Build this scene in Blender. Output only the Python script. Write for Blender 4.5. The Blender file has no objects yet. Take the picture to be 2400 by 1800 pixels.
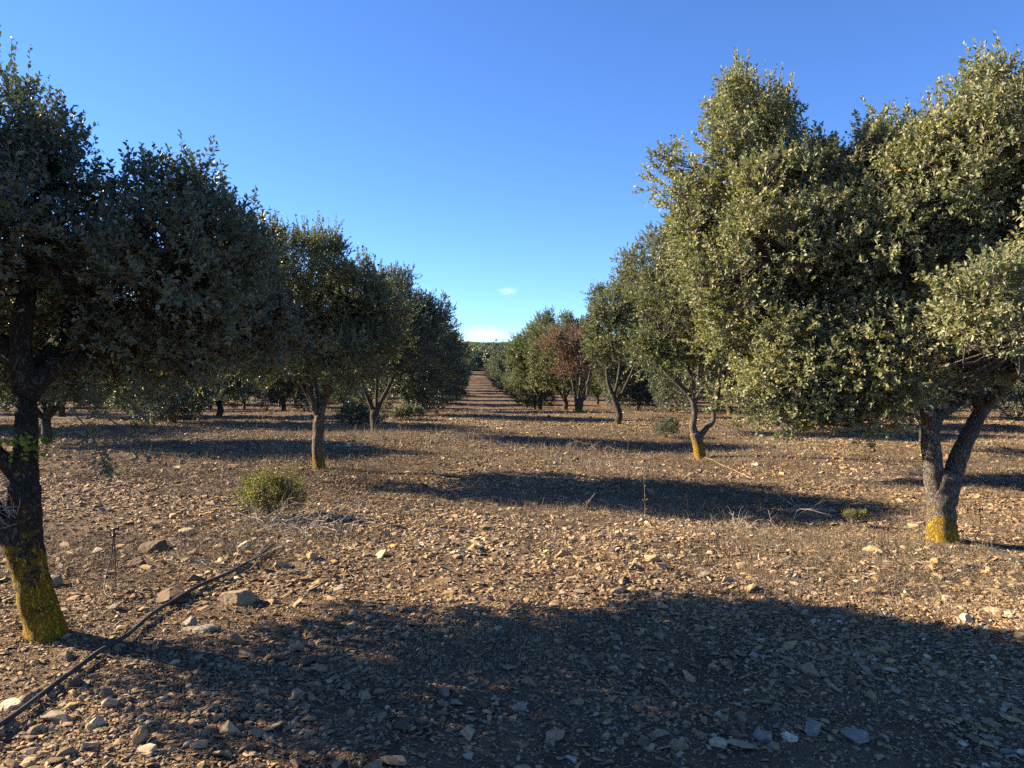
import bpy, bmesh, math, random
import numpy as np
from mathutils import Vector, noise as mnoise
R = math.radians
scn = bpy.context.scene
COL = scn.collection
F = 1800.0                      # focal length in photo pixels (2400 wide)
YAW, PITCH = math.atan(90 / F), math.atan(22 / F)
CAMZ = 1.6
SUN_EL, SUN_DIR_ANG = R(26), R(18)      # light travels towards (+cos, -sin) on the ground
# ------------------------------------------------------------------ helpers
fwd = np.array([math.sin(YAW) * math.cos(PITCH), math.cos(YAW) * math.cos(PITCH), -math.sin(PITCH)])
rgt = np.array([math.cos(YAW), -math.sin(YAW), 0.0])
upv = np.cross(rgt, fwd)

def at(px, py, Y):
    d = fwd + rgt * (px - 1200) / F + upv * (900 - py) / F
    s = Y / d[1]
    return np.array([d[0] * s, Y, CAMZ + d[2] * s])

_t = np.random.RandomState(7).rand(256, 256)
def vn(x, y, s, seed=0):
    """2-D value noise, -1..1, feature size s"""
    x = np.asarray(x, float) / s + seed * 17.3; y = np.asarray(y, float) / s + seed * 9.1
    xi = np.floor(x).astype(int); yi = np.floor(y).astype(int)
    fx = x - xi; fy = y - yi; fx = fx * fx * (3 - 2 * fx); fy = fy * fy * (3 - 2 * fy)
    a = _t[xi % 256, yi % 256]; b = _t[(xi + 1) % 256, yi % 256]
    c = _t[xi % 256, (yi + 1) % 256]; d = _t[(xi + 1) % 256, (yi + 1) % 256]
    return ((a * (1 - fx) + b * fx) * (1 - fy) + (c * (1 - fx) + d * fx) * fy) * 2 - 1

_py = [-3000, 0, 26, 36, 48, 62, 80, 120, 185, 230, 330, 450, 600, 900, 3000]
_pz = [0, 0, 0, -0.12, -0.72, -1.25, -1.05, -0.35, 0.85, 2.6, 8.5, 15.0, 21.0, 25.0, 25.0]
def H(x, y):
    x = np.asarray(x, float); y = np.asarray(y, float)
    acc = 0
    for k in (-4, -2, 0, 2, 4):
        acc = acc + np.interp(y + k, _py, _pz)
    z = acc / 5
    t = np.clip((x + 2.6) / 8.0, 0, 1); z = z - .22 * (t * t * (3 - 2 * t)) * np.clip((40 - y) / 20, 0, 1)
    z = z + 0.040 * vn(x, y, 2.6, 1) + 0.026 * vn(x, y, 0.9, 2) + 0.014 * vn(x, y, .33, 3) + .005 * vn(x, y, .14, 6)
    z = z + np.clip((y - 30) / 60, 0, 1) * 0.06 * vn(x, y, 7.0, 4)
    z = z + np.clip((y - 200) / 200, 0, 1) * 2.5 * vn(x, y, 90.0, 5)
    return z
def Hs(x, y): return float(H(x, y))
def gp(px, py):
    """ground point seen at a photo pixel"""
    d = fwd + rgt * (px - 1200) / F + upv * (900 - py) / F
    z = 0.0
    for _ in range(8):
        s = (z - CAMZ) / d[2]; p = d * s; z = Hs(p[0], p[1])
    return np.array([p[0], p[1], z])

def mesh_np(name, V, Q, smooth=False, attrs=None, mats=(), midx=None):
    """V (n,3); Q list of index arrays (m,k)"""
    me = bpy.data.meshes.new(name)
    V = np.ascontiguousarray(V, dtype=np.float32)
    me.vertices.add(len(V)); me.vertices.foreach_set('co', V.ravel())
    loops = np.concatenate([q.ravel() for q in Q]).astype(np.int32)
    tot = np.concatenate([np.full(len(q), q.shape[1], np.int32) for q in Q])
    st = np.zeros(len(tot), np.int32); st[1:] = np.cumsum(tot)[:-1]
    me.loops.add(len(loops)); me.loops.foreach_set('vertex_index', loops)
    me.polygons.add(len(tot)); me.polygons.foreach_set('loop_start', st)
    me.polygons.foreach_set('loop_total', tot)
    me.polygons.foreach_set('use_smooth', np.full(len(tot), smooth, dtype=bool))
    if midx is not None: me.polygons.foreach_set('material_index', midx.astype(np.int32))
    for m in mats: me.materials.append(m)
    me.update(calc_edges=True)
    for an, av in (attrs or {}).items():
        a = me.attributes.new(an, 'FLOAT', 'FACE'); a.data.foreach_set('value', av.astype(np.float32))
    return me

def link(name, me, parent=None, loc=None):
    o = bpy.data.objects.new(name, me); COL.objects.link(o)
    if parent: o.parent = parent
    if loc is not None: o.location = loc
    return o
def tag(o, label=None, cat=None, group=None, kind=None):
    if label: o['label'] = label
    if cat: o['category'] = cat
    if group: o['group'] = group
    if kind: o['kind'] = kind
    return o
def empty(name, loc, rz=0):
    o = bpy.data.objects.new(name, None); COL.objects.link(o); o.location = loc; o.rotation_euler = (0, 0, rz)
    o.empty_display_size = .2
    return o
def nrm(a): return a / np.maximum(np.linalg.norm(a, axis=-1, keepdims=True), 1e-9)

# ------------------------------------------------------------------ materials
def newmat(name):
    m = bpy.data.materials.new(name); m.use_nodes = True
    nt = m.node_tree; nt.nodes.clear()
    return m, nt, nt.nodes.new('ShaderNodeOutputMaterial')
def N(nt, t, **kw):
    n = nt.nodes.new(t)
    for k, v in kw.items():
        if k.startswith('i_'):
            key = k[2:].replace('_', ' ')
            n.inputs[key].default_value = v
        else: setattr(n, k, v)
    return n
def ramp(nt, stops, interp='LINEAR'):
    r = nt.nodes.new('ShaderNodeValToRGB'); cr = r.color_ramp; cr.interpolation = interp
    while len(cr.elements) < len(stops): cr.elements.new(.5)
    for e, (p, c) in zip(cr.elements, stops): e.position = p; e.color = (*c, 1)
    return r
def noise_n(nt, scale, detail=4, rough=.55, coord='Object', vec=None):
    n = N(nt, 'ShaderNodeTexNoise'); n.inputs['Scale'].default_value = scale
    n.inputs['Detail'].default_value = detail; n.inputs['Roughness'].default_value = rough
    if vec is None:
        tc = N(nt, 'ShaderNodeTexCoord'); vec = tc.outputs[coord]
    nt.links.new(vec, n.inputs['Vector'])
    return n
def mixc(nt, fac, a, b, blend='MIX'):
    n = N(nt, 'ShaderNodeMix', data_type='RGBA', blend_type=blend)
    for s, v in ((0, fac), (6, a), (7, b)):
        if hasattr(v, 'links') or hasattr(v, 'is_output'): nt.links.new(v, n.inputs[s])
        else: n.inputs[s].default_value = v if s == 0 else (*v, 1)
    return n.outputs[2]

def leaf_material(name, stops, under, trans=.28, rough=.42, tcol=(1.0, 1.15, .45)):
    m, nt, out = newmat(name)
    at_ = N(nt, 'ShaderNodeAttribute', attribute_name='tone')
    r = ramp(nt, stops); nt.links.new(at_.outputs['Fac'], r.inputs['Fac'])
    ge = N(nt, 'ShaderNodeNewGeometry')
    c = mixc(nt, ge.outputs['Backfacing'], r.outputs['Color'], under)
    p = N(nt, 'ShaderNodeBsdfPrincipled'); nt.links.new(c, p.inputs['Base Color'])
    p.inputs['Roughness'].default_value = rough
    p.inputs['Specular IOR Level'].default_value = .3
    t = N(nt, 'ShaderNodeBsdfTranslucent')
    tc = mixc(nt, 1.0, r.outputs['Color'], tcol, 'MULTIPLY'); nt.links.new(tc, t.inputs['Color'])
    mx = N(nt, 'ShaderNodeMixShader'); mx.inputs[0].default_value = trans
    nt.links.new(p.outputs[0], mx.inputs[1]); nt.links.new(t.outputs[0], mx.inputs[2])
    nt.links.new(mx.outputs[0], out.inputs['Surface'])
    return m
M_LEAF = leaf_material('oak_leaf', [(0, (.060, .076, .034)), (.45, (.105, .124, .050)), (.8, (.160, .172, .072)), (.93, (.21, .195, .075)), (1, (.30, .22, .06))],
                       (.22, .225, .13), rough=.5)
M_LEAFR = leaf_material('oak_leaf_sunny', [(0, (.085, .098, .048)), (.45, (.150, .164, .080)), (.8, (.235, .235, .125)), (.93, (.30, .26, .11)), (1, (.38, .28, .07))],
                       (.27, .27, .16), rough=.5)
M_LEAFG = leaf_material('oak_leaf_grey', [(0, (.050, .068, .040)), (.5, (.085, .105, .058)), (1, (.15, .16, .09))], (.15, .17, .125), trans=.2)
M_LEAFO = leaf_material('oak_leaf_olive', [(0, (.065, .075, .038)), (.5, (.115, .125, .062)), (1, (.18, .175, .09))], (.18, .18, .12))
M_RED = leaf_material('dry_red_leaf', [(0, (.10, .040, .026)), (.45, (.20, .088, .056)), (.72, (.22, .12, .07)), (.85, (.17, .15, .07)), (1, (.12, .13, .06))], (.19, .125, .09))
M_SHRUB = leaf_material('shrub_leaf', [(0, (.10, .10, .028)), (.5, (.19, .18, .042)), (.8, (.27, .22, .06)), (1, (.24, .15, .07))], (.18, .19, .08), trans=.35)
M_LIME = leaf_material('young_leaf', [(0, (.12, .19, .03)), (1, (.22, .30, .05))], (.18, .24, .06), trans=.5)

def bark_material(name, c0, c1, lichen_h=.5, lich=(.42, .28, .02), amount=.5, upto=.0):
    m, nt, out = newmat(name)
    tc = N(nt, 'ShaderNodeTexCoord'); mp = N(nt, 'ShaderNodeMapping'); mp.inputs['Scale'].default_value = (1, 1, .32)
    nt.links.new(tc.outputs['Object'], mp.inputs['Vector'])
    wn = noise_n(nt, 14, 4, .65, vec=mp.outputs[0])
    wv = mixc(nt, .2, mp.outputs[0], wn.outputs['Color'])
    vo = N(nt, 'ShaderNodeTexVoronoi', feature='DISTANCE_TO_EDGE'); vo.inputs['Scale'].default_value = 36
    nt.links.new(wv, vo.inputs['Vector'])
    cr = ramp(nt, [(0, (0, 0, 0)), (.10, (.55, .55, .55)), (.26, (1, 1, 1))]); nt.links.new(vo.outputs['Distance'], cr.inputs['Fac'])
    n1 = noise_n(nt, 6, 5, .65, vec=tc.outputs['Object']); n2 = noise_n(nt, 45, 4, .6, vec=tc.outputs['Object'])
    r1 = ramp(nt, [(.3, c0), (.7, c1)]); nt.links.new(n1.outputs['Fac'], r1.inputs['Fac'])
    c = mixc(nt, cr.outputs['Color'], tuple(x * .5 for x in c0), r1.outputs['Color'])
    fr_ = ramp(nt, [(.3, (.6, .6, .6)), (.7, (1.25, 1.25, 1.25))]); nt.links.new(n2.outputs['Fac'], fr_.inputs['Fac']); c = mixc(nt, 1.0, c, fr_.outputs['Color'], 'MULTIPLY')
    # lichen: thick and yellow near the foot, patchy
    sx = N(nt, 'ShaderNodeSeparateXYZ'); nt.links.new(tc.outputs['Object'], sx.inputs[0])
    mr = N(nt, 'ShaderNodeMapRange'); mr.inputs['From Min'].default_value = 0; mr.inputs['From Max'].default_value = lichen_h
    mr.inputs['To Min'].default_value = .18; mr.inputs['To Max'].default_value = -.42 + upto
    nt.links.new(sx.outputs['Z'], mr.inputs['Value'])
    n3 = noise_n(nt, 7.5, 8, .82, vec=tc.outputs['Object'])
    amp = N(nt, 'ShaderNodeMath', operation='MULTIPLY_ADD'); amp.inputs[1].default_value = 2.2; amp.inputs[2].default_value = -.6; nt.links.new(n3.outputs['Fac'], amp.inputs[0])
    ad = N(nt, 'ShaderNodeMath', operation='ADD'); nt.links.new(mr.outputs[0], ad.inputs[0]); nt.links.new(amp.outputs[0], ad.inputs[1])
    lr = ramp(nt, [(1 - amount * .78, (0, 0, 0)), (1 - amount * .78 + .14, (1, 1, 1))]); nt.links.new(ad.outputs[0], lr.inputs['Fac'])
    lc = ramp(nt, [(.3, tuple(x * .55 for x in lich)), (.75, lich)]); nt.links.new(n2.outputs['Fac'], lc.inputs['Fac'])
    lck = mixc(nt, cr.outputs['Color'], tuple(x * .38 for x in lich), lc.outputs['Color'])
    c = mixc(nt, lr.outputs['Color'], c, lck)
    p = N(nt, 'ShaderNodeBsdfPrincipled'); nt.links.new(c, p.inputs['Base Color']); p.inputs['Roughness'].default_value = .92
    p.inputs['Specular IOR Level'].default_value = .2
    hm = N(nt, 'ShaderNodeMath', operation='MULTIPLY_ADD'); hm.inputs[1].default_value = .35
    nt.links.new(n2.outputs['Fac'], hm.inputs[0]); nt.links.new(cr.outputs['Color'], hm.inputs[2])
    bp = N(nt, 'ShaderNodeBump'); bp.inputs['Strength'].default_value = .9; bp.inputs['Distance'].default_value = .022
    nt.links.new(hm.outputs[0], bp.inputs['Height']); nt.links.new(bp.outputs[0], p.inputs['Normal'])
    nt.links.new(p.outputs[0], out.inputs['Surface'])
    return m
M_BARK = bark_material('oak_bark', (.07, .06, .045), (.19, .165, .13), .55, amount=.60)
M_BARK_L = bark_material('oak_bark_lichened', (.04, .035, .025), (.09, .078, .055), .85, lich=(.44, .27, .016), amount=.88)
M_BARK_G = bark_material('oak_bark_grey', (.13, .11, .088), (.28, .245, .20), .6, lich=(.48, .29, .012), amount=.76)

M_BARK_Y = bark_material('oak_bark_yellow_foot', (.13, .11, .088), (.28, .245, .20), .62, lich=(.55, .33, .012), amount=.90)
def plain(name, col, rough=.8, var=.25, scale=30, spec=.3, bump=0):
    m, nt, out = newmat(name)
    n = noise_n(nt, scale, 4)
    r = ramp(nt, [(.25, tuple(c * (1 - var) for c in col)), (.75, tuple(min(1, c * (1 + var)) for c in col))])
    nt.links.new(n.outputs['Fac'], r.inputs['Fac'])
    p = N(nt, 'ShaderNodeBsdfPrincipled'); nt.links.new(r.outputs['Color'], p.inputs['Base Color'])
    p.inputs['Roughness'].default_value = rough; p.inputs['Specular IOR Level'].default_value = spec
    if bump:
        b = N(nt, 'ShaderNodeBump'); b.inputs['Distance'].default_value = bump; nt.links.new(n.outputs['Fac'], b.inputs['Height'])
        nt.links.new(b.outputs[0], p.inputs['Normal'])
    nt.links.new(p.outputs[0], out.inputs['Surface'])
    return m
M_TWIG = plain('twig', (.11, .09, .07), .85)
M_DEADWOOD = plain('dead_wood', (.29, .245, .19), .85, .4, 12)
M_HOSE = plain('black_polythene', (.030, .028, .025), .6, .6, 9, .3)
M_PLASTIC = plain('black_plastic', (.015, .015, .016), .4, .2)
M_RUST = plain('rusty_steel', (.13, .052, .025), .8, .4, 60)
M_STALK = plain('dry_stalk', (.16, .12, .08), .9)

def tone_mat(name, stops, rough=.9, bump=.0, nscale=40, spec=.25, trans=0):
    m, nt, out = newmat(name)
    a = N(nt, 'ShaderNodeAttribute', attribute_name='tone')
    r = ramp(nt, stops); nt.links.new(a.outputs['Fac'], r.inputs['Fac'])
    n = noise_n(nt, nscale, 5, .65)
    r2 = ramp(nt, [(.25, (.62, .6, .58)), (.75, (1.2, 1.2, 1.2))]); nt.links.new(n.outputs['Fac'], r2.inputs['Fac'])
    c = mixc(nt, 1.0, r.outputs['Color'], r2.outputs['Color'], 'MULTIPLY')
    p = N(nt, 'ShaderNodeBsdfPrincipled'); nt.links.new(c, p.inputs['Base Color'])
    p.inputs['Roughness'].default_value = rough; p.inputs['Specular IOR Level'].default_value = spec
    if bump:
        b = N(nt, 'ShaderNodeBump'); b.inputs['Distance'].default_value = bump; nt.links.new(n.outputs['Fac'], b.inputs['Height'])
        nt.links.new(b.outputs[0], p.inputs['Normal'])
    nt.links.new(p.outputs[0], out.inputs['Surface'])
    return m
STONE_STOPS = [(p_, (c_[0] * .84, c_[1] * .78, c_[2] * .66)) for p_, c_ in [(0, (.13, .095, .065)), (.15, (.25, .18, .11)), (.3, (.36, .25, .15)), (.42, (.26, .21, .15)), (.55, (.46, .34, .215)),
               (.66, (.46, .29, .145)), (.74, (.25, .225, .19)), (.84, (.55, .445, .32)), (.93, (.27, .25, .225)), (1, (.64, .57, .46))]]
M_STONE = tone_mat('limestone_chips', STONE_STOPS, .88, .004, 38)
M_STRAW = tone_mat('dry_straw', [(0, (.06, .045, .03)), (.4, (.14, .108, .072)), (.75, (.24, .195, .13)), (1, (.34, .30, .23))], .85)
M_WEED = tone_mat('green_weed', [(0, (.08, .11, .03)), (1, (.17, .20, .07))], .8)

# ------------------------------------------------------------------ geometry builders
def catmull(P, n):
    P = np.asarray(P, float)
    if len(P) == 2: P = np.array([P[0], P[0] * .5 + P[1] * .5, P[1]])
    Q = np.vstack([2 * P[0] - P[1], P, 2 * P[-1] - P[-2]])
    out = []
    for i in range(1, len(Q) - 2):
        t = np.linspace(0, 1, n, endpoint=False)[:, None]
        a, b, c, d = Q[i - 1], Q[i], Q[i + 1], Q[i + 2]
        out.append(.5 * ((2 * b) + (-a + c) * t + (2 * a - 5 * b + 4 * c - d) * t ** 2 + (-a + 3 * b - 3 * c + d) * t ** 3))
    out.append(Q[-2][None])
    return np.vstack(out)
class Tubes:
    def __init__(s): s.V = []; s.Q = []; s.n = 0
    def add(s, path, rad, sides=8, rough=0, rng=None, cap=True):
        path = np.asarray(path, float); m = len(path); rad = np.broadcast_to(np.asarray(rad, float), (m,)).copy()
        T = nrm(np.gradient(path, axis=0))
        u = np.cross(T[0], [0, 0, 1.0]);
        if np.linalg.norm(u) < .1: u = np.cross(T[0], [1.0, 0, 0])
        U = np.zeros((m, 3)); u = u / np.linalg.norm(u)
        for i in range(m):
            u = u - T[i] * np.dot(u, T[i]); u /= np.linalg.norm(u); U[i] = u
        W = np.cross(T, U)
        a = np.linspace(0, 2 * np.pi, sides, endpoint=False)
        rr = rad[:, None] * np.ones((m, sides))
        if rough:
            L = np.concatenate([[0], np.cumsum(np.linalg.norm(np.diff(path, axis=0), axis=1))])
            k = (rng.rand() * 50) if rng is not None else 0
            rr *= 1 + rough * (.6 * vn(np.cos(a)[None] * 1.2 + k, np.sin(a)[None] * 1.2 + L[:, None] * 6, 1.0) +
                               .5 * vn(np.cos(a)[None] * 3 + k, np.sin(a)[None] * 3 + L[:, None] * 22, 1.0))
        V = path[:, None] + rr[..., None] * (np.cos(a)[None, :, None] * U[:, None] + np.sin(a)[None, :, None] * W[:, None])
        V = V.reshape(-1, 3)
        i = np.arange(m - 1)[:, None] * sides; j = np.arange(sides)[None]; j2 = (j + 1) % sides
        q = np.stack([i + j, i + j2, i + sides + j2, i + sides + j], -1).reshape(-1, 4) + s.n
        if cap:
            V = np.vstack([V, path[-1] + T[-1] * rad[-1] * .6, path[0] - T[0] * rad[0] * .2])
            e = m * sides
            jj = np.arange(sides); j2 = (jj + 1) % sides
            c1 = np.stack([(m - 1) * sides + jj, (m - 1) * sides + j2, np.full(sides, e), np.full(sides, e)], -1)[:, :3] + s.n
            c2 = np.stack([j2, jj, np.full(sides, e + 1)], -1) + s.n
            s.Q.append(c1); s.Q.append(c2)
        s.Q.append(q); s.V.append(V); s.n += len(V)
    def mesh(s, name, mat, smooth=True):
        t = [q for q in s.Q if q.shape[1] == 3]; f = [q for q in s.Q if q.shape[1] == 4]
        Q = [np.vstack(x) for x in (t, f) if x]
        return mesh_np(name, np.vstack(s.V), Q, smooth, mats=[mat])

def leaf_arrays(P, D, Nn, L, W):
    """folded oval leaves: P base, D direction, Nn normal, L length, W half width"""
    S = np.cross(D, Nn)
    L = L[:, None]; W = W[:, None]
    b = P; t = P + D * L + Nn * (-.08 * L)
    up = Nn * (.22 * W)
    r1 = P + D * (.28 * L) + S * (W * .88) + up; r2 = P + D * (.70 * L) + S * (W * .78) + up
    l1 = P + D * (.28 * L) - S * (W * .88) + up; l2 = P + D * (.70 * L) - S * (W * .78) + up
    V = np.stack([b, r1, r2, t, l2, l1], 1).reshape(-1, 3)
    k = np.arange(len(P))[:, None] * 6
    q1 = k + np.array([[0, 1, 2, 3]]); q2 = k + np.array([[0, 3, 4, 5]])
    Q = np.stack([q1, q2], 1).reshape(-1, 4)
    return V, Q

def prism_arrays(A, B, ra, rb):
    d = nrm(B - A); u = np.cross(d, np.array([.31, .52, .79])); u = nrm(u); w = np.cross(d, u)
    vs = []
    for base, r in ((A, ra), (B, rb)):
        for k in range(3):
            an = k * 2 * math.pi / 3
            vs.append(base + (u * math.cos(an) + w * math.sin(an)) * np.asarray(r)[:, None])
    V = np.stack(vs, 1).reshape(-1, 3)
    k = np.arange(len(A))[:, None] * 6
    Q = np.vstack([k + np.array([[j, (j + 1) % 3, 3 + (j + 1) % 3, 3 + j]]) for j in range(3)])
    return V, Q

def shoots_to_leaves(rng, O, D, SL, nl, leaf, up=.5, width=.30, spread=.95, jitter=.4):
    """leaves set along curved shoots. O origins, D directions, SL lengths, nl leaves each"""
    n = len(O)
    bend = nrm(D + np.array([0, 0, .35]) + rng.normal(0, .15, (n, 3)))
    mid = O + D * (SL * .5)[:, None]; end = mid + bend * (SL * .5)[:, None]
    t = (np.arange(nl)[None] + rng.rand(n, nl)) / nl
    t = .12 + .88 * t
    p = np.where((t < .5)[..., None], O[:, None] + (mid - O)[:, None] * (t * 2)[..., None], mid[:, None] + (end - mid)[:, None] * (t * 2 - 1)[..., None])
    ax = np.where((t < .5)[..., None], D[:, None], bend[:, None])
    rd = rng.normal(0, 1, (n, nl, 3)); rd = nrm(rd - ax * np.sum(rd * ax, -1, keepdims=True))
    ld = nrm(ax * (.35 + .5 * t[..., None]) + rd * spread + np.array([0, 0, .1]))
    nn = nrm(rng.normal(0, .6, (n, nl, 3)) + ax * .7 + np.array([0, 0, up]))
    nn = nn - ld * np.sum(nn * ld, -1, keepdims=True); nn = nrm(nn)
    L = leaf * (1 - jitter + 2 * jitter * rng.rand(n, nl)) * (1.05 - .25 * t)
    V, Q = leaf_arrays(p.reshape(-1, 3), ld.reshape(-1, 3), nn.reshape(-1, 3), L.ravel(), L.ravel() * width * (.85 + .3 * rng.rand(n * nl)))
    return V, Q, O, mid, end

def sample_clumps(rng, lobes, n, inner=.22, lumps=.22, low_cut=.55):
    """points near the shell of a union of ellipsoids, outer-biased"""
    lobes = np.array(lobes, float); C = lobes[:, :3]; Rr = lobes[:, 3:6]
    area = (Rr[:, 0] * Rr[:, 1] + Rr[:, 0] * Rr[:, 2] + Rr[:, 1] * Rr[:, 2]); prob = area / area.sum()
    pts = []; outs = []
    tries = 0
    while len(pts) < n and tries < 60:
        tries += 1
        k = rng.choice(len(lobes), n, p=prob)
        d = nrm(rng.normal(0, 1, (n, 3)))
        isin = rng.rand(n) < inner
        f = np.where(isin, .35 + .4 * rng.rand(n), .80 + .18 * rng.rand(n))
        f = f * (1 + lumps * vn(d[:, 0] * 2 + k * 3.1, d[:, 1] * 2 + d[:, 2] * 2.7, .7, 11))
        keep = (d[:, 2] > -low_cut) | (rng.rand(n) < .35)
        p = C[k] + Rr[k] * d * f[:, None]
        for j in range(len(lobes)):
            q = np.linalg.norm((p - C[j]) / Rr[j], axis=1)
            keep &= ~((q < .62) & (k != j) & (rng.rand(n) < .85))
        keep &= p[:, 2] > .12
        for a, b in zip(p[keep], d[keep]):
            pts.append(a); outs.append(b)
    return np.array(pts[:n]), np.array(outs[:n])

def plumes(rng, lobes, per=7, size=.42, fill=.68):
    """break smooth lobes into ragged sprays: smaller upright sub-lobes round a shrunken core"""
    out = []
    for (x, y, z, a, b, c) in lobes:
        m = (a * b * c) ** (1 / 3)
        out.append((x, y, z, a * fill * .8, b * fill * .8, c * fill * .8))
        for _ in range(max(3, int(per * min(1.6, m / .8)))):
            d = rng.normal(0, 1, 3); d /= np.linalg.norm(d)
            if d[2] < -.5: d[2] *= -.6
            f = .62 + .22 * rng.rand(); q = m * size * (.6 + .7 * rng.rand())
            up = 1.0 + .55 * max(d[2], 0) * rng.rand()
            out.append((x + a * d[0] * f, y + b * d[1] * f, z + c * d[2] * f, q, q, q * up * .95))
    return out

def nearest(P, T):
    out = np.zeros(len(P), int)
    for i in range(len(P)):
        out[i] = np.argmin(((T - P[i]) ** 2).sum(1))
    return out

def build_tree(name, seed, origin, chains, lobes, nclump, shoots, nleaf, leaf, mat, bark, clump_r=.2, shoot_len=.22,
               nbranch=16, stick=.006, leaders=0, leader_len=.5, inner=.22, twig_r=.0035, sides=12, extra=None, lumps=.22, tone_shift=0, bare=0, per=7, psize=.42, outline=None):
    """returns the two meshes (trunk with limbs, crown) in local space around origin.
    chains: list of (points, r0, r1); lobes in the same local space."""
    rng = np.random.RandomState(seed)
    tb = Tubes(); nodes = []; nrad = []
    for pts, r0, r1 in chains:
        P = catmull(pts, 8); k = np.linspace(0, 1, len(P))
        r = r0 + (r1 - r0) * k
        if pts[0][2] < .05: r = r * (1 + .35 * np.exp(-np.maximum(P[:, 2] - pts[0][2], 0) / .09))
        tb.add(P, r, sides, .13, rng)
        if pts[0][2] > .3 or len(chains) == 1: nodes.append(P[len(P) // 2:]); nrad.append(r[len(P) // 2:])
    nodes = np.vstack(nodes); nrad = np.concatenate(nrad)
    # second-order limbs
    def keepers(P, pad=0):
        if not outline: return np.ones(len(P), bool)
        q = P + np.asarray(origin) - np.array([0, 0, CAMZ]); dp = q @ fwd
        px = 1200 + F * (q @ rgt) / dp; py = 900 - F * (q @ upv) / dp
        return py > np.interp(px, [a for a, b in outline], [b for a, b in outline]) + pad
    bp, bo = sample_clumps(rng, lobes, nbranch, inner=1.0, lumps=0)
    bp = bp[keepers(bp, 40)]
    allp = [nodes]; allr = [nrad]
    order = np.argsort(((bp - nodes.mean(0)) ** 2).sum(1))
    for i in order:
        A = np.vstack(allp); RR = np.concatenate(allr); e = bp[i]
        cost = np.linalg.norm(A - e, axis=1) + 1.2 * np.maximum(A[:, 2] - e[2] + .15, 0)
        j = np.argmin(cost); s = A[j]
        r0 = min(RR[j] * .72, .05)
        d = np.linalg.norm(e - s)
        m1 = s + (e - s) * .35 + np.array([0, 0, -.06 * d]) + rng.normal(0, .05 * d, 3)
        m2 = s + (e - s) * .7 + np.array([0, 0, .05 * d]) + rng.normal(0, .06 * d, 3)
        P = catmull([s, m1, m2, e], 5); r = np.linspace(max(r0, .014), .011, len(P))
        tb.add(P, r, 7, .1, rng); allp.append(P[2:]); allr.append(r[2:])
    A = np.vstack(allp)
    # clumps
    pl = plumes(rng, lobes, per, psize)
    cp, co = sample_clumps(rng, pl, nclump, inner=inner, lumps=lumps)
    kk = keepers(cp); cp = cp[kk]; co = co[kk]
    cen = np.array([l[:3] for l in lobes]).mean(0); co = nrm(co + .55 * nrm(cp - cen))
    idx = nearest(cp, A)
    for i in range(len(cp)):
        s = A[idx[i]]; e = cp[i]; d = np.linalg.norm(e - s)
        if d < .08: continue
        m1 = s + (e - s) * .5 + np.array([0, 0, -.08 * d]) + rng.normal(0, .08 * d, 3)
        P = catmull([s, m1, e], 3); tb.add(P, np.linspace(max(stick * 1.6, .009), stick * .7, len(P)), 4, 0, rng, cap=False)
    trunk = tb.mesh(name + '_trunk', bark)
    nc = len(cp)
    n = nc * shoots
    ci = np.repeat(np.arange(nc), shoots)
    offs = nrm(rng.normal(0, 1, (n, 3))) * (clump_r * rng.rand(n) ** .5)[:, None]
    O = cp[ci] + offs * .75
    D = nrm(co[ci] * .75 + nrm(offs) * .8 + np.array([0, 0, .28]) + rng.normal(0, .35, (n, 3)))
    SL = shoot_len * (.6 + .8 * rng.rand(n))
    V, Q, s0, s1, s2 = shoots_to_leaves(rng, O, D, SL, nleaf, leaf)
    # tone: clump-level and leaf-level variety
    ct = rng.rand(nc) * .5 + .1
    tone = np.repeat(ct[ci], nleaf) + rng.rand(n * nleaf) * .42 - .05 + (rng.rand(n * nleaf) > .985) * .4
    Vs = [V]; Qs = [Q]; tones = [np.repeat(tone, 2)]; off = len(V)
    sa, sb, sc = [s0, s1], [s1, s2], None
    SA = np.vstack([s0, s1, cp[ci]]); SB = np.vstack([s1, s2, O])
    if leaders:
        z = cp[:, 2] + .25 * rng.rand(nc) + .35 * co[:, 2]
        li = np.argsort(-z)[:leaders]
        li = np.repeat(li, 2)
        O2 = cp[li] + rng.normal(0, .05, (len(li), 3)); D2 = nrm(np.array([0, 0, 1.0]) + .35 * co[li] + rng.normal(0, .22, (len(li), 3)))
        L2 = leader_len * (.45 + .75 * rng.rand(len(li)))
        V2, Q2, a0, a1, a2 = shoots_to_leaves(rng, O2, D2, L2, max(12, int(nleaf * 1.4)), leaf * .95, spread=.6)
        Vs.append(V2); Qs.append(Q2 + off); off += len(V2)
        tones.append(rng.rand(len(Q2)) * .5 + .3)
        SA = np.vstack([SA, a0, a1]); SB = np.vstack([SB, a1, a2])
    if extra:
        for (O3, D3, L3, nl3) in extra:
            O3 = np.array(O3, float)[None]; D3 = nrm(np.array(D3, float))[None]
            V2, Q2, a0, a1, a2 = shoots_to_leaves(rng, O3, D3, np.array([L3]), nl3, leaf, spread=.7)
            Vs.append(V2); Qs.append(Q2 + off); off += len(V2); tones.append(rng.rand(len(Q2)) * .3 + .6)
            SA = np.vstack([SA, a0, a1]); SB = np.vstack([SB, a1, a2])
    if bare:
        k = rng.choice(nc, bare)
        O4 = cp[k]; D4 = nrm(co[k] + np.array([0, 0, .6]) + rng.normal(0, .4, (bare, 3))); e4 = O4 + D4 * (.3 + .5 * rng.rand(bare))[:, None]
        SA = np.vstack([SA, O4]); SB = np.vstack([SB, e4])
    PV, PQ = prism_arrays(SA, SB, np.full(len(SA), twig_r), np.full(len(SA), twig_r * .6))
    Vs.append(PV); nL = sum(len(q) for q in Qs); Qs.append(PQ + off); tones.append(np.zeros(len(PQ)))
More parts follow.
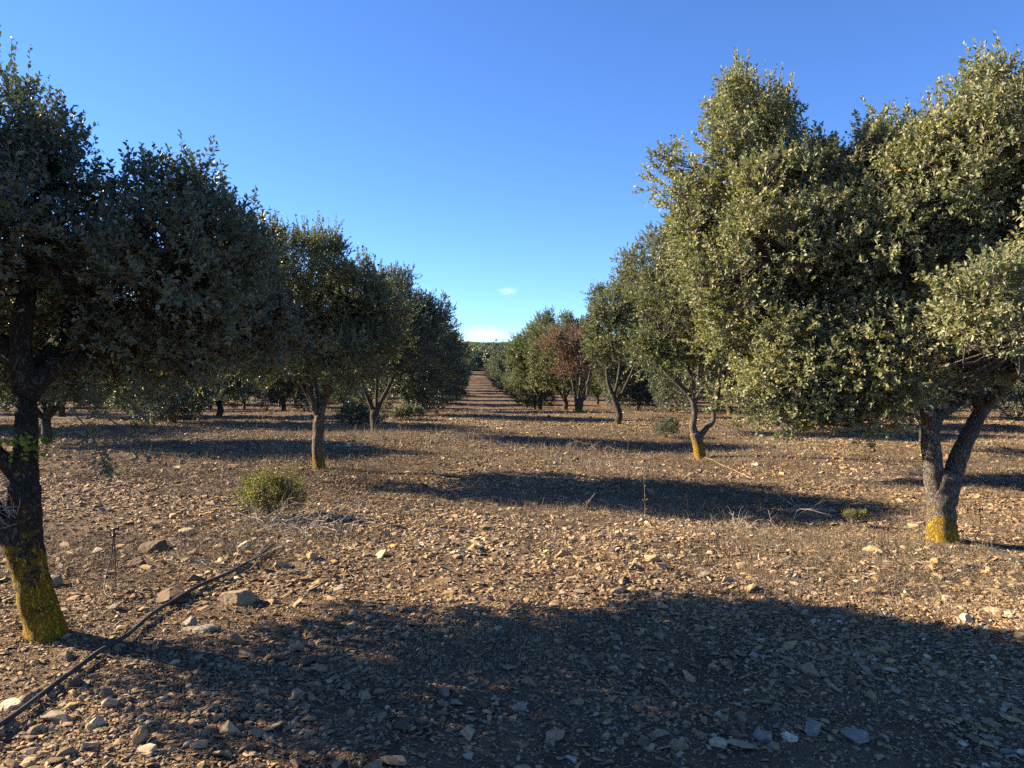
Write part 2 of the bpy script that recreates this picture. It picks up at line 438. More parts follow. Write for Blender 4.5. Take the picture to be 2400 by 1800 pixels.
    Qa = np.vstack(Qs); mi = np.zeros(len(Qa)); mi[nL:] = 1
    crown = mesh_np(name + '_crown', np.vstack(Vs), [Qa], False, {'tone': np.clip(np.concatenate(tones) + tone_shift, 0, 1)}, [mat, M_TWIG], mi)
    return trunk, crown

def place(tname, meshes, loc, rz, scale, label, group, cat='tree', parts=('trunk', 'crown')):
    r = empty(tname, loc, rz); r.scale = scale if hasattr(scale, '__len__') else (scale,) * 3
    tag(r, label, cat, group)
    for nm, me in zip(parts, meshes): link(nm, me, r)
    return r

# ------------------------------------------------------------------ terrain
def axis(lo, hi, step, end, ratio, far):
    core = list(np.arange(lo, hi, step)); s = step; x = hi
    while x < far: core.append(x); s *= ratio; x += s
    core.append(far)
    s = step * 1.5; x = lo - s
    pre = []
    while x > end: pre.append(x); s *= ratio; x -= s
    pre.append(end)
    return np.array(pre[::-1] + core)
gx = axis(-6, 8, .06, -2600, 1.055, 2600); gy = axis(2.6, 12, .05, -400, 1.04, 2600)
GX, GY = np.meshgrid(gx, gy, indexing='ij')
V = np.stack([GX, GY, H(GX, GY)], -1).reshape(-1, 3)
i = np.arange(len(gx) - 1)[:, None] * len(gy); j = np.arange(len(gy) - 1)[None]
Q = np.stack([i + j, i + len(gy) + j, i + len(gy) + j + 1, i + j + 1], -1).reshape(-1, 4)
def soil_mat():
    m, nt, out = newmat('stony_soil')
    tc = N(nt, 'ShaderNodeTexCoord'); vec = tc.outputs['Object']
    big = noise_n(nt, .35, 4, .6, vec=vec); mid = noise_n(nt, 2.2, 5, .65, vec=vec); fine = noise_n(nt, 26, 6, .7, vec=vec)
    base = ramp(nt, [(.36, (.050, .031, .018)), (.5, (.11, .070, .038)), (.66, (.19, .120, .062))]); nt.links.new(mid.outputs['Fac'], base.inputs['Fac'])
    grey = ramp(nt, [(.45, (0, 0, 0)), (.62, (1, 1, 1))]); nt.links.new(big.outputs['Fac'], grey.inputs['Fac'])
    gm = N(nt, 'ShaderNodeMath', operation='MULTIPLY'); gm.inputs[1].default_value = .45; nt.links.new(grey.outputs['Color'], gm.inputs[0])
    c = mixc(nt, gm.outputs[0], base.outputs['Color'], (.125, .095, .06))
    # small chips painted by voronoi cells, each with own tone
    vo = N(nt, 'ShaderNodeTexVoronoi'); vo.inputs['Scale'].default_value = 42; vo.inputs['Randomness'].default_value = 1
    wob = mixc(nt, .02, vec, fine.outputs['Color']); nt.links.new(wob, vo.inputs['Vector'])
    sep = N(nt, 'ShaderNodeSeparateColor'); nt.links.new(vo.outputs['Color'], sep.inputs[0])
    chip = ramp(nt, [(0, (.11, .07, .045)), (.4, (.20, .135, .085)), (.7, (.27, .195, .125)), (1, (.33, .28, .22))]); nt.links.new(sep.outputs[0], chip.inputs['Fac'])
    msk = N(nt, 'ShaderNodeMath', operation='GREATER_THAN'); msk.inputs[1].default_value = .45; nt.links.new(sep.outputs[1], msk.inputs[0])
    edge = ramp(nt, [(.28, (1, 1, 1)), (.42, (0, 0, 0))]); nt.links.new(vo.outputs['Distance'], edge.inputs['Fac'])
    mm = N(nt, 'ShaderNodeMath', operation='MULTIPLY'); nt.links.new(msk.outputs[0], mm.inputs[0]); nt.links.new(edge.outputs['Color'], mm.inputs[1])
    c = mixc(nt, mm.outputs[0], c, chip.outputs['Color'])
    fr = ramp(nt, [(.3, (.7, .7, .7)), (.7, (1.15, 1.15, 1.15))]); nt.links.new(fine.outputs['Fac'], fr.inputs['Fac'])
    c = mixc(nt, 1.0, c, fr.outputs['Color'], 'MULTIPLY')
    p = N(nt, 'ShaderNodeBsdfPrincipled'); nt.links.new(c, p.inputs['Base Color']); p.inputs['Roughness'].default_value = .95
    p.inputs['Specular IOR Level'].default_value = .15
    h = N(nt, 'ShaderNodeMath', operation='MULTIPLY_ADD'); h.inputs[1].default_value = .9
    nt.links.new(mm.outputs[0], h.inputs[0]); nt.links.new(fine.outputs['Fac'], h.inputs[2])
    b = N(nt, 'ShaderNodeBump'); b.inputs['Distance'].default_value = .012; b.inputs['Strength'].default_value = 1
    nt.links.new(h.outputs[0], b.inputs['Height'])
    mb = N(nt, 'ShaderNodeBump'); mb.inputs['Distance'].default_value = .06; mb.inputs['Strength'].default_value = .8
    md = noise_n(nt, 7, 5, .7, vec=vec); nt.links.new(md.outputs['Fac'], mb.inputs['Height']); nt.links.new(b.outputs[0], mb.inputs['Normal'])
    nt.links.new(mb.outputs[0], p.inputs['Normal'])
    nt.links.new(p.outputs[0], out.inputs['Surface'])
    return m
M_SOIL = soil_mat()
tag(link('ground', mesh_np('ground', V, [Q], True, mats=[M_SOIL])), kind='structure')

# ------------------------------------------------------------------ stones
def hull_template(rng, n=11, flat=.45):
    bm = bmesh.new()
    for _ in range(n):
        d = rng.normal(0, 1, 3); d /= np.linalg.norm(d); d *= (.75 + .25 * rng.rand())
        bm.verts.new((d[0], d[1] * .75, d[2] * flat))
    r = bmesh.ops.convex_hull(bm, input=bm.verts)
    bmesh.ops.delete(bm, geom=[g for g in r['geom_interior'] if isinstance(g, bmesh.types.BMVert)], context='VERTS')
    bmesh.ops.triangulate(bm, faces=bm.faces[:])
    bm.verts.index_update()
    V = np.array([v.co[:] for v in bm.verts]); Q = np.array([[v.index for v in f.verts] for f in bm.faces]); bm.free()
    return V, Q
def rot_mats(rng, n, tilt):
    yaw = rng.rand(n) * 2 * np.pi; ax = rng.rand(n) * 2 * np.pi; t = np.abs(rng.normal(0, tilt, n))
    cy, sy = np.cos(yaw), np.sin(yaw); Z = np.zeros(n); I = np.ones(n)
    Rz = np.stack([np.stack([cy, -sy, Z], -1), np.stack([sy, cy, Z], -1), np.stack([Z, Z, I], -1)], 1)
    kx, ky = np.cos(ax), np.sin(ax); c, s = np.cos(t), np.sin(t)
    Ra = np.stack([np.stack([c + kx * kx * (1 - c), kx * ky * (1 - c), ky * s], -1),
                   np.stack([kx * ky * (1 - c), c + ky * ky * (1 - c), -kx * s], -1),
                   np.stack([-ky * s, kx * s, c], -1)], 1)
    return Ra @ Rz
def scatter_stones(rng, X, Y, S, T, tmpl, tilt=.3, sink=.15):
    Vs = []; Qs = []; ts = []; off = 0
    k = rng.randint(0, len(tmpl), len(X)); Z = H(X, Y)
    M = rot_mats(rng, len(X), tilt)
    sc = S[:, None] * np.stack([.8 + .5 * rng.rand(len(X)), .7 + .5 * rng.rand(len(X)), .6 + .6 * rng.rand(len(X))], -1)
    for t in range(len(tmpl)):
        m = k == t; n = m.sum()
        if not n: continue
        tv, tq = tmpl[t]
        v = tv[None] * sc[m][:, None]
        v = np.einsum('nij,nkj->nki', M[m], v)
        v = v + np.stack([X[m], Y[m], Z[m] + S[m] * sink], -1)[:, None]
        Vs.append(v.reshape(-1, 3)); q = tq[None] + (np.arange(n) * len(tv))[:, None, None] + off
        Qs.append(q.reshape(-1, 3)); off += n * len(tv); ts.append(np.repeat(T[m], len(tq)))
    return np.vstack(Vs), np.vstack(Qs), np.concatenate(ts)
rng = np.random.RandomState(3)
TM_HI = [hull_template(rng, 13, f) for f in (.25, .3, .35, .42, .5, .6, .28, .38)]
TM_LO = [hull_template(rng, 9, f) for f in (.25, .3, .4, .5, .6, .35)]
def wedge(n, y0, y1, margin=1.0):
    """random points in the view wedge between two depths (uniform per area)"""
    y = np.sqrt(y0 ** 2 + (y1 ** 2 - y0 ** 2) * rng.rand(n))
    x0 = -.63 * y - margin; x1 = .73 * y + margin
    return x0 + (x1 - x0) * rng.rand(n), y
SX = []; SY = []; SS = []; ST = []
def stones(n, y0, y1, med, sig, margin=1.0, mx=.11):
    X, Y = wedge(n, y0, y1, margin)
    d = vn(X, Y, .8, 21) * .6 + vn(X, Y, 2.7, 22) * .6
    k = rng.rand(n) < np.clip(.66 + .85 * d, .08, 1)
    X, Y = X[k], Y[k]; m = len(X)
    s = np.minimum(med * np.exp(rng.normal(0, sig, m)), mx)
    t = np.clip(.36 + .24 * vn(X, Y, 3.1, 23) + .12 * np.exp(-((X - .6) / 1.1) ** 2) + rng.normal(0, .28, m), 0, 1)
    return X, Y, s, t
a = [stones(70000, 2.5, 6, .0125, .5), stones(1500, 2.5, 6, .034, .4, mx=.075)]
X, Y, S, T = [np.concatenate([q[i] for q in a]) for i in range(4)]
v1, q1, t1 = scatter_stones(rng, X, Y, S, T, TM_HI, .36)
b = [stones(90000, 2.5, 6, .0065, .4), stones(130000, 6, 13, .017, .5), stones(4500, 6, 13, .042, .32, mx=.09), stones(120000, 13, 30, .028, .45), stones(2500, 13, 30, .055, .3, mx=.12), stones(36000, 30, 75, .05, .35, mx=.12)]
X, Y, S, T = [np.concatenate([q[i] for q in b]) for i in range(4)]
v2, q2, t2 = scatter_stones(rng, X, Y, S, T, TM_LO, .42)
tag(link('gravel', mesh_np('gravel', np.vstack([v1, v2]), [np.vstack([q1, q2 + len(v1)])], False, {'tone': np.concatenate([t1, t2])}, [M_STONE])),
    'loose angular tan and grey limestone chips strewn over the orchard soil', 'gravel', kind='stuff')

def rock(name, px, py, wpx, hpx, tone, label, seed, flat=.6, cuts=9, rz=0., lift=.25):
    """one larger stone; width and height in photo pixels"""
    g = gp(px, py); rr = np.random.RandomState(seed)
    s = wpx / F * g[1] / 2; hz = hpx / F * g[1] / 2
    bm = bmesh.new(); bmesh.ops.create_icosphere(bm, subdivisions=4, radius=1)
    V = np.array([v.co[:] for v in bm.verts]); Q = np.array([[v.index for v in f.verts] for f in bm.faces]); bm.free()
    for _ in range(cuts):
        n = rr.normal(0, 1, 3); n /= np.linalg.norm(n); d = .5 + .3 * rr.rand()
        V -= n[None] * np.maximum(V @ n - d, 0)[:, None]
    V += nrm(V) * (.05 * vn(V[:, 0] * 2 + seed, V[:, 1] * 2 + V[:, 2], .5) + .02 * vn(V[:, 0] * 5 + V[:, 2] * 3, V[:, 1] * 5, .5))[:, None]
    V = V / np.abs(V).max(0)
    V = V * np.array([s, s * .8, hz])
    me = mesh_np(name, V, [Q], False, {'tone': np.clip(np.full(len(Q), tone), 0, 1)}, [M_STONE])
    o = link(name, me); o.location = (g[0], g[1], g[2] + hz * lift); o.rotation_euler = (rr.normal(0, .08), rr.normal(0, .08), rz)
    return tag(o, label, 'rock')
for a in [(555, 1412, 84, 48, .42, 'pale chunky rock with a square shaded right side beside the hose', 5, 0, 8),
          (363, 1288, 76, 40, .0, 'dark grey blocky rock seen on its shaded side beyond the sprinkler stake', 6, 0, 10),  # darkest tone: shade of its near face is put into the stone colour
          (128, 1372, 52, 40, .74, 'rounded brown rock right against the near left trunk', 8, 0, 7),
          (325, 1328, 44, 34, .0, 'small dark cube-like rock between the sprinkler stake and blocky grey rock', 9, 0, 9),
          (400, 1402, 90, 34, .0, 'flat dark wedge of rock beside the loop of thin tube', 11, 0, 9),
          (445, 1466, 44, 36, .74, 'squarish brown rock just right of the thick hose', 12, 0, 9),
          (470, 1478, 86, 22, .93, 'long low grey slab lying right of the thick hose', 13, 0, 9),
          (435, 1252, 50, 22, .84, 'pale flat rock on open ground before the yellow-green shrub', 14, 0, 9),
          (575, 1285, 40, 28, .84, 'pale leaning slab at the foot of the dead twig heap', 15, 0, 9),
          (730, 1310, 34, 26, .66, 'orange-tan rock by the right end of the twig heap', 16, 0, 9),
          (28, 1660, 58, 28, 1.0, 'bright pale flat stone left of the hose in the corner', 17, 0, 9),
          (255, 1652, 50, 34, .55, 'sunlit tan rock in the foreground shade edge right of the hose', 18, 0, 9),
          (225, 1702, 44, 34, .84, 'pale pointed stone in the lower left foreground', 19, 0, 8),
          (1220, 1662, 52, 30, .93, 'grey-white slab in the middle of the shaded foreground', 20, 0, 8),
          (1790, 1730, 52, 34, .93, 'pale blue-grey stone in the lower right shade, leftmost of a trio', 21, 0, 8),
          (1848, 1732, 44, 36, 1.0, 'whitish blocky stone in the lower right shade, middle of a trio', 22, 0, 8),
          (1902, 1715, 56, 40, .93, 'grey cracked stone in the lower right shade, rightmost of a trio', 23, 0, 8),
          (2005, 1728, 88, 26, .93, 'long flat bluish slab in the lower right shade', 24, 0, 9),
          (2140, 1235, 30, 14, .55, 'flat tan stone just left of the near right trunk', 25, 0, 9),
          (2045, 1292, 56, 18, .55, 'large tan slab tilted to the right before the near right tree', 26, 0, 9),
          (2195, 1322, 34, 24, .66, 'orange rock in the sun below the near right trunk', 27, 0, 9),
          (2272, 1330, 40, 22, .74, 'grey-brown rock near the hose of the right tree', 28, 0, 9),
          (2055, 1360, 40, 16, .66, 'flat orange-tan stone on the sunlit right ground', 29, 0, 9),
          (2265, 1455, 34, 30, .84, 'pale pyramid-like stone at the right shade edge', 30, 0, 8),
          (2330, 1435, 44, 18, .84, 'thin pale slab at the right edge above the shade', 31, 0, 9),
          (330, 1740, 40, 62, .3, 'tall reddish-brown stone standing on edge at bottom left', 33, 0, 8),
          (1535, 1392, 26, 14, .93, 'small bluish flat stone on the sunny ground right of centre', 34, 0, 8),
          (1685, 1745, 46, 24, .84, 'leaf-shaped pale slab in the central foreground shade', 35, 0, 9)]:
    rock('rock', *a[:7], a[6] if False else a[6]) if False else rock('rock', a[0], a[1], a[2], a[3], a[4], a[5], a[6], cuts=a[8], rz=a[6] * .7)

# ------------------------------------------------------------------ dry grass, litter, weeds
def blades(rng, X, Y, Lm, lean, r, tone, nseg=2, flatten=0.0):
    n = len(X); Z = H(X, Y); P0 = np.stack([X, Y, Z - .004], -1)
    an = rng.rand(n) * 2 * np.pi; ln = np.abs(rng.normal(0, lean, n))
    h = np.cos(np.clip(ln, 0, 1.5)); s = np.sin(np.clip(ln, 0, 1.5))
    D = np.stack([np.cos(an) * s, np.sin(an) * s, h], -1)
    L = Lm * np.exp(rng.normal(0, .4, n))
    P1 = P0 + D * (L * .5)[:, None]
    D2 = nrm(D + np.stack([np.cos(an + rng.normal(0, .8, n)) * .5, np.sin(an) * .5, -.25 * np.ones(n)], -1)); P2 = P1 + D2 * (L * .5)[:, None]
    g = H(P2[:, 0], P2[:, 1]) + .008; P2[:, 2] = np.maximum(P2[:, 2], g)
    rr = r * (.7 + .6 * rng.rand(n))
    V1, Q1 = prism_arrays(P0, P1, rr, rr * .8); V2, Q2 = prism_arrays(P1, P2, rr * .8, rr * .35)
    return np.vstack([V1, V2]), np.vstack([Q1, Q2 + len(V1)]), np.tile(np.concatenate([np.tile(tone, 3)]), 2)
rng = np.random.RandomState(12)
Vs = []; Qs = []; Ts = []; off = 0
def addb(v, q, t):
    global off
    Vs.append(v); Qs.append(q + off); Ts.append(t); off += len(v)
def cluster_pts(n, per, y0, y1, spread, dens_seed, thr, margin=.5):
    X, Y = wedge(n, y0, y1, margin)
    d = vn(X, Y, 1.6, dens_seed) * .7 + vn(X, Y, .6, dens_seed + 1) * .4
    k = d > thr; X, Y = X[k], Y[k]
    lane = 1 - .65 * np.exp(-((X - 1.0) / 1.4) ** 2) * (Y < 9)
    k = rng.rand(len(X)) < lane; X, Y = X[k], Y[k]
    X = np.repeat(X, per) + rng.normal(0, spread, len(X) * per); Y = np.repeat(Y, per) + rng.normal(0, spread, len(Y) * per)
    return X, Y
for (n, per, y0, y1, sp, L, lean, r, thr, ms) in [
        (5200, 7, 2.8, 8, .03, .05, 1.0, .0009, -.15, 31), (17000, 8, 6, 13, .04, .06, .95, .0014, -.2, 31), (15000, 7, 12, 24, .06, .09, .8, .0022, -.3, 33),
        (5200, 6, 22, 50, .12, .14, .7, .004, -.2, 33), (2200, 6, 45, 110, .3, .25, .6, .009, -.3, 35)]:
    X, Y = cluster_pts(n, per, y0, y1, sp, ms, thr)
    t = np.clip(.45 + .25 * vn(X, Y, 2, 40) + rng.normal(0, .22, len(X)), 0, 1)
    addb(*blades(rng, X, Y, L, lean, r, t))
# lying straws and sticks
for (n, y0, y1, L, r) in [(3500, 2.6, 7, .07, .0011), (9000, 6, 14, .09, .0016), (9000, 13, 30, .13, .0028)]:
    X, Y = wedge(n, y0, y1, .5); t = np.clip(rng.normal(.45, .28, n), 0, 1)
    addb(*blades(rng, X, Y, L, .12, r, t)) if False else None
    an = rng.rand(n) * 6.283; Ls = L * np.exp(rng.normal(0, .5, n)) * .5
    A = np.stack([X - np.cos(an) * Ls, Y - np.sin(an) * Ls, np.zeros(n)], -1); B = np.stack([X + np.cos(an) * Ls, Y + np.sin(an) * Ls, np.zeros(n)], -1)
    A[:, 2] = H(A[:, 0], A[:, 1]) + .012 + .012 * rng.rand(n); B[:, 2] = H(B[:, 0], B[:, 1]) + .012 + .03 * rng.rand(n)
    v, q = prism_arrays(A, B, np.full(n, r), np.full(n, r * .6)); addb(v, q, np.tile(t, 3))
# taller dry tufts at chosen spots (photo pixel, spread m, count, length)
for (px, py, sx, sy, n, L) in [(930, 1035, .75, .3, 420, .26), (1000, 1060, .5, .2, 120, .15), (1500, 1190, 1.1, .35, 500, .10), (1400, 1090, .5, .3, 260, .2), (1330, 1060, .5, .3, 200, .2),
                               (1680, 1215, .35, .15, 160, .14), (500, 1080, 1.6, .3, 500, .12), (640, 1090, .5, .2, 150, .14), (1450, 1110, .6, .25, 260, .17), (1200, 1085, .7, .2, 200, .1),
                               (1040, 1560, .25, .12, 260, .08), (1130, 1500, .3, .15, 300, .07), (1800, 1420, .7, .25, 420, .07), (2080, 1430, .6, .2, 420, .08), (1650, 1330, 1.0, .5, 700, .05),
                               (880, 985, 1.2, .4, 300, .2), (1750, 1010, 1.4, .5, 300, .22), (300, 1000, 2.5, .6, 400, .2), (1760, 960, 2.0, 1., 500, .35), (1900, 955, 3.0, 1.5, 600, .35),
                               (2300, 1110, .8, .25, 200, .16), (270, 1390, .2, .1, 60, .08), (560, 1300, .5, .25, 220, .08), (740, 1260, .4, .2, 160, .1)]:
    g = gp(px, py); X = g[0] + rng.normal(0, sx, n); Y = g[1] + rng.normal(0, sy, n)
    addb(*blades(rng, X, Y, L, .35, .0008 + .00009 * g[1], np.clip(rng.normal(.6, .25, n), 0, 1)))
LITTER = 1
tag(link('dry_grass', mesh_np('dry_grass', np.vstack(Vs), [np.vstack(Qs)], False, {'tone': np.concatenate(Ts)}, [M_STRAW])),
    'thin dry straw, stems and twig litter scattered over the stony soil', 'dry grass', kind='stuff')
def litter():
    rg = np.random.RandomState(91); P = []
    for n, y0, y1, sz in ((16000, 2.6, 9, .013), (22000, 8, 22, .02)):
        X, Y = wedge(n, y0, y1, .5); k = (vn(X, Y, 1.3, 81) + .5 * vn(X, Y, .5, 82)) > -.05; X, Y = X[k], Y[k]; P.append((X, Y, np.full(len(X), sz)))
    for (cx, cy) in ((-2.6, 4.7), (4.5, 7.6), (-2.6, 13), (4.4, 14.6)):
        n = 3500; P.append((cx + rg.normal(0, 1.1, n), cy + rg.normal(0, 1.1, n), np.full(n, .015 if cy < 9 else .022)))
    X, Y, S = [np.concatenate([p[i] for p in P]) for i in range(3)]; n = len(X)
    pos = np.stack([X, Y, H(X, Y) + .008 + .012 * rg.rand(n)], -1)
    D = nrm(np.stack([rg.normal(0, 1, n), rg.normal(0, 1, n), rg.normal(0, .25, n)], -1)); Nn = nrm(np.stack([rg.normal(0, .45, n), rg.normal(0, .45, n), np.ones(n)], -1))
    Nn = nrm(Nn - D * np.sum(D * Nn, 1, keepdims=True))
    V, Q = leaf_arrays(pos, D, Nn, S * (.8 + .8 * rg.rand(n)), S * .4)
    return mesh_np('leaf_litter', V, [Q], False, {'tone': np.clip(rg.rand(n) * .8, 0, 1).repeat(2)}, [M_LITTER])
M_LITTER = tone_mat('fallen_leaf', [(0, (.045, .028, .018)), (.5, (.11, .07, .04)), (1, (.24, .17, .10))], .8)
tag(link('leaf_litter', litter()), 'small brown fallen oak leaves lying among the stones', 'leaf litter', kind='stuff')
Vs = []; Qs = []; Ts = []; off = 0
for (n, per, y0, y1, sp, L, r, thr) in [(900, 6, 3, 8, .02, .03, .0012, .35), (1500, 7, 7, 16, .035, .04, .002, .3), (1500, 7, 15, 40, .1, .08, .005, .25)]:
    X, Y = cluster_pts(n, per, y0, y1, sp, 61, thr)
    addb(*blades(rng, X, Y, L, .7, r, rng.rand(len(X))))
tag(link('weeds', mesh_np('weeds', np.vstack(Vs), [np.vstack(Qs)], False, {'tone': np.concatenate(Ts)}, [M_WEED])),
    'sparse low green weeds sprouting between the stones', 'weeds', kind='stuff')

# ------------------------------------------------------------------ the near, hand-shaped trees
def local(o, pts): return [tuple(np.array(p, float) - o) for p in pts]
def lob(o, L): return [(l[0] - o[0], l[1] - o[1], l[2] - o[2], l[3], l[4], l[5]) for l in L]
def w(px, py, Y, dz=0): p = at(px, py, Y); return (p[0], p[1], p[2] + dz)

# L1: nearest tree on the left
o = gp(112, 1488); Y = o[1]
base = (o[0], o[1], o[2] - .08)
ch = [(local(o, [base, w(106, 1465, Y), w(84, 1400, Y), w(64, 1310, Y), w(57, 1230, Y), w(57, 1140, Y + .02)]), .112, .090),
      (local(o, [w(57, 1170, Y), w(58, 1110, Y + .03), w(60, 1040, Y + .06), w(62, 970, Y + .1), w(62, 900, Y + .15)]), .086, .052),
      (local(o, [w(66, 1330, Y), w(40, 1270, Y - .01), w(0, 1225, Y - .02), w(-50, 1150, Y - .05), w(-110, 1000, Y - .1), w(-160, 850, Y - .1)]), .09, .05),
      (local(o, [w(57, 1130, Y + .04), w(20, 1090, Y), w(-40, 1020, Y - .1), w(-90, 900, Y - .2)]), .06, .03),
      (local(o, [w(60, 930, Y + .1), w(130, 860, Y + .2), w(260, 820, Y + .45), w(400, 790, Y + .8), w(520, 700, Y + 1.1)]), .07, .03),
      (local(o, [w(60, 920, Y + .1), w(50, 780, Y + .1), w(80, 600, Y + .2), w(110, 430, Y + .2)]), .075, .03),
      (local(o, [w(62, 900, Y + .15), w(150, 780, Y + .5), w(220, 650, Y + 1.0), w(250, 560, Y + 1.7)]), .06, .03),
      (local(o, [w(62, 900, Y + .15), w(0, 800, Y + .3), w(-150, 700, Y + .6), w(-220, 550, Y + .6)]), .06, .03)]
LB = lob(o, [(-3.05, 4.9, 2.65, .7, 1.1, 1.0), (-4.1, 5.2, 1.95, .9, 1.2, .6), (-2.3, 5.3, 2.2, .8, 1.2, .72), (-2.0, 6.0, 2.15, .55, 1.1, .72), (-2.9, 6.6, 2.4, 1.1, .9, .8),
             (-3.9, 5.4, 2.4, 1.1, 1.5, 1.0), (-2.9, 4.0, 2.3, .7, .7, .8), (-2.5, 5.8, 1.75, .9, 1.1, .42), (-1.7, 6.3, 1.9, .42, .8, .5)])
ex = []
rr = np.random.RandomState(5)
for (px, py, Yd, n) in [(210, 1000, 4.9, 5), (240, 1080, 4.95, 6), (250, 1040, 4.9, 4), (300, 1010, 5.1, 3), (330, 1055, 5.2, 2)]:
    for _ in range(n):
        ex.append((np.array(w(px + rr.normal(0, 8), py + rr.normal(0, 15), Yd)) - o, (rr.normal(.2, .3), rr.normal(0, .3), -.8), .07 + .05 * rr.rand(), 7))
tr, cr = build_tree('near_left_oak', 101, o, ch, LB, 1900, 12, 10, .036, M_LEAFG, M_BARK_L, .15, .13, outline=[(-300, 160), (-20, 240), (40, 215), (80, 265), (120, 275), (170, 350), (215, 320), (255, 410), (300, 440), (345, 370), (385, 450), (450, 370), (500, 480), (555, 530), (600, 450), (640, 560), (690, 800)], nbranch=34, leaders=120, leader_len=.36, twig_r=.0018, sides=20, extra=ex)  # darker grey-green leaf chosen to put the backlit crown's shade into the colour
t = place('holm_oak', (tr, cr), o, 0, 1, 'nearest holm oak on the left, leaning trunk yellow with lichen beside the hose', None)
# drooping twig and the sprout of young leaves on its trunk
tb = Tubes()
for P in ([w(165, 960, 4.85), w(205, 1005, 4.88), w(238, 1070, 4.92), w(262, 1120, 4.95)], [w(300, 930, 5.0), w(345, 985, 5.1), w(345, 1000, 5.1)],
          [w(190, 940, 4.9), w(260, 985, 5.0), w(305, 1020, 5.1), w(335, 1060, 5.2)]):
    tb.add(catmull(local(o, P), 5), .005, 6)
link('drooping_twig', tb.mesh('drooping_twig', M_TWIG), t)
rr = np.random.RandomState(8)
O_ = np.array([np.array(w(60 + rr.normal(0, 28), 1050 + rr.normal(0, 14), Y - .13)) - o for _ in range(16)])
Vv, Qq, _, _, _ = shoots_to_leaves(rr, O_, nrm(rr.normal(0, 1, (16, 3)) + np.array([0, -.3, .4])), np.full(16, .07), 5, .034, width=.38)
link('sprout_leaves', mesh_np('sprout_leaves', Vv, [Qq], False, {'tone': rr.rand(len(Qq))}, [M_LIME]), t)
# bare grey twigs growing from the fork
tb = Tubes(); rr = np.random.RandomState(9)
for _ in range(26):
    s = np.array(w(25 + rr.normal(0, 8), 1200 + rr.normal(0, 14), Y - .1)) - o; d = nrm(np.array([rr.normal(-.5, .5), rr.normal(-.2, .4), rr.rand() * .9]))
    e = s + d * (.06 + .1 * rr.rand()); m_ = (s + e) / 2 + rr.normal(0, .015, 3); tb.add(catmull([s, m_, e], 4), .0016, 4)
link('bare_twigs', tb.mesh('bare_twigs', M_DEADWOOD), t)

# R1: nearest tree on the right
o = gp(2206, 1268); Y = o[1]; base = (o[0], o[1], o[2] - .08)
ch = [(local(o, [base, w(2206, 1262, Y), w(2206, 1215, Y), w(2206, 1165, Y), w(2212, 1120, Y), w(2216, 1130, Y)]), .15, .14),
      (local(o, [w(2204, 1180, Y), w(2190, 1120, Y), w(2183, 1060, Y), w(2180, 1000, Y), w(2170, 950, Y - .05), w(2120, 850, Y - .2), w(2060, 720, Y - .2), w(2020, 560, Y)]), .118, .045),
      (local(o, [w(2214, 1180, Y), w(2232, 1120, Y), w(2252, 1060, Y), w(2280, 1000, Y), w(2310, 950, Y), w(2370, 880, Y + .1), w(2440, 780, Y + .2)]), .112, .05),
      (local(o, [w(2183, 1010, Y), w(2200, 975, Y), w(2240, 945, Y + .1), w(2265, 900, Y + .15), w(2280, 700, Y + .1), w(2300, 480, Y)]), .075, .04),
      (local(o, [w(2300, 960, Y), w(2290, 900, Y - .1), w(2310, 760, Y - .3), w(2330, 560, Y - .4), w(2320, 400, Y - .4)]), .075, .035),
      (local(o, [w(2175, 960, Y), w(2080, 880, Y + .3), w(1960, 790, Y + .6), w(1850, 660, Y + .8), w(1790, 520, Y + .9), w(1755, 400, Y + .9)]), .075, .03),
      (local(o, [w(2120, 850, Y - .2), w(2030, 860, Y - .2), w(1950, 900, Y), w(1900, 960, Y)]), .04, .02),
      (local(o, [w(2310, 950, Y), w(2360, 900, Y - .6), w(2390, 860, Y - 1.3), w(2370, 800, Y - 2.0)]), .05, .025),
      (local(o, [w(2280, 700, Y + .1), w(2200, 560, Y + .3), w(2120, 420, Y + .3)]), .045, .025),
      (local(o, [w(2265, 900, Y + .15), w(2300, 800, Y + .9), w(2280, 650, Y + 1.5)]), .06, .03)]
LB = lob(o, [(2.98, 8.35, 4.1, .62, .9, 1.0), (2.55, 8.2, 3.45, .72, .95, .62), (3.15, 8.2, 2.75, .95, 1.2, .9), (3.7, 8.2, 3.55, .65, .9, .75),
             (4.25, 7.6, 3.6, .85, 1.1, .9), (4.75, 6.7, 3.6, .82, 1.1, .95), (5.9, 7.2, 3.2, 1.1, 1.5, 1.2), (3.45, 7.5, 1.85, .78, .9, .78), (3.95, 7.1, 1.95, .55, .6, .7), (4.0, 6.8, 2.65, .7, .6, .7), (4.5, 6.4, 2.2, .5, .5, .4),
             (3.5, 5.1, 2.0, .40, .5, .5), (4.6, 9.0, 3.0, 1.3, 1.2, 1.0), (3.9, 7.2, 2.7, .9, .9, .6), (5.0, 6.0, 2.5, .75, .9, .5), (2.9, 8.0, 2.0, .6, .7, .6), (3.0, 7.5, 1.3, .55, .6, .6), (3.5, 7.3, 1.35, .55, .5, .55), (3.55, 8.2, 1.75, .75, .7, .7), (3.75, 7.3, 1.45, .6, .5, .45), (3.4, 7.5, 3.0, .9, .8, .7), (3.85, 7.0, 1.45, .5, .5, .5), (5.1, 6.9, 1.8, .5, .5, .35), (4.75, 6.7, 4.3, .22, .22, .42), (4.1, 7.5, 4.2, .2, .2, .4), (3.45, 8.3, 4.6, .2, .2, .35), (2.95, 8.35, 4.75, .22, .22, .4)])
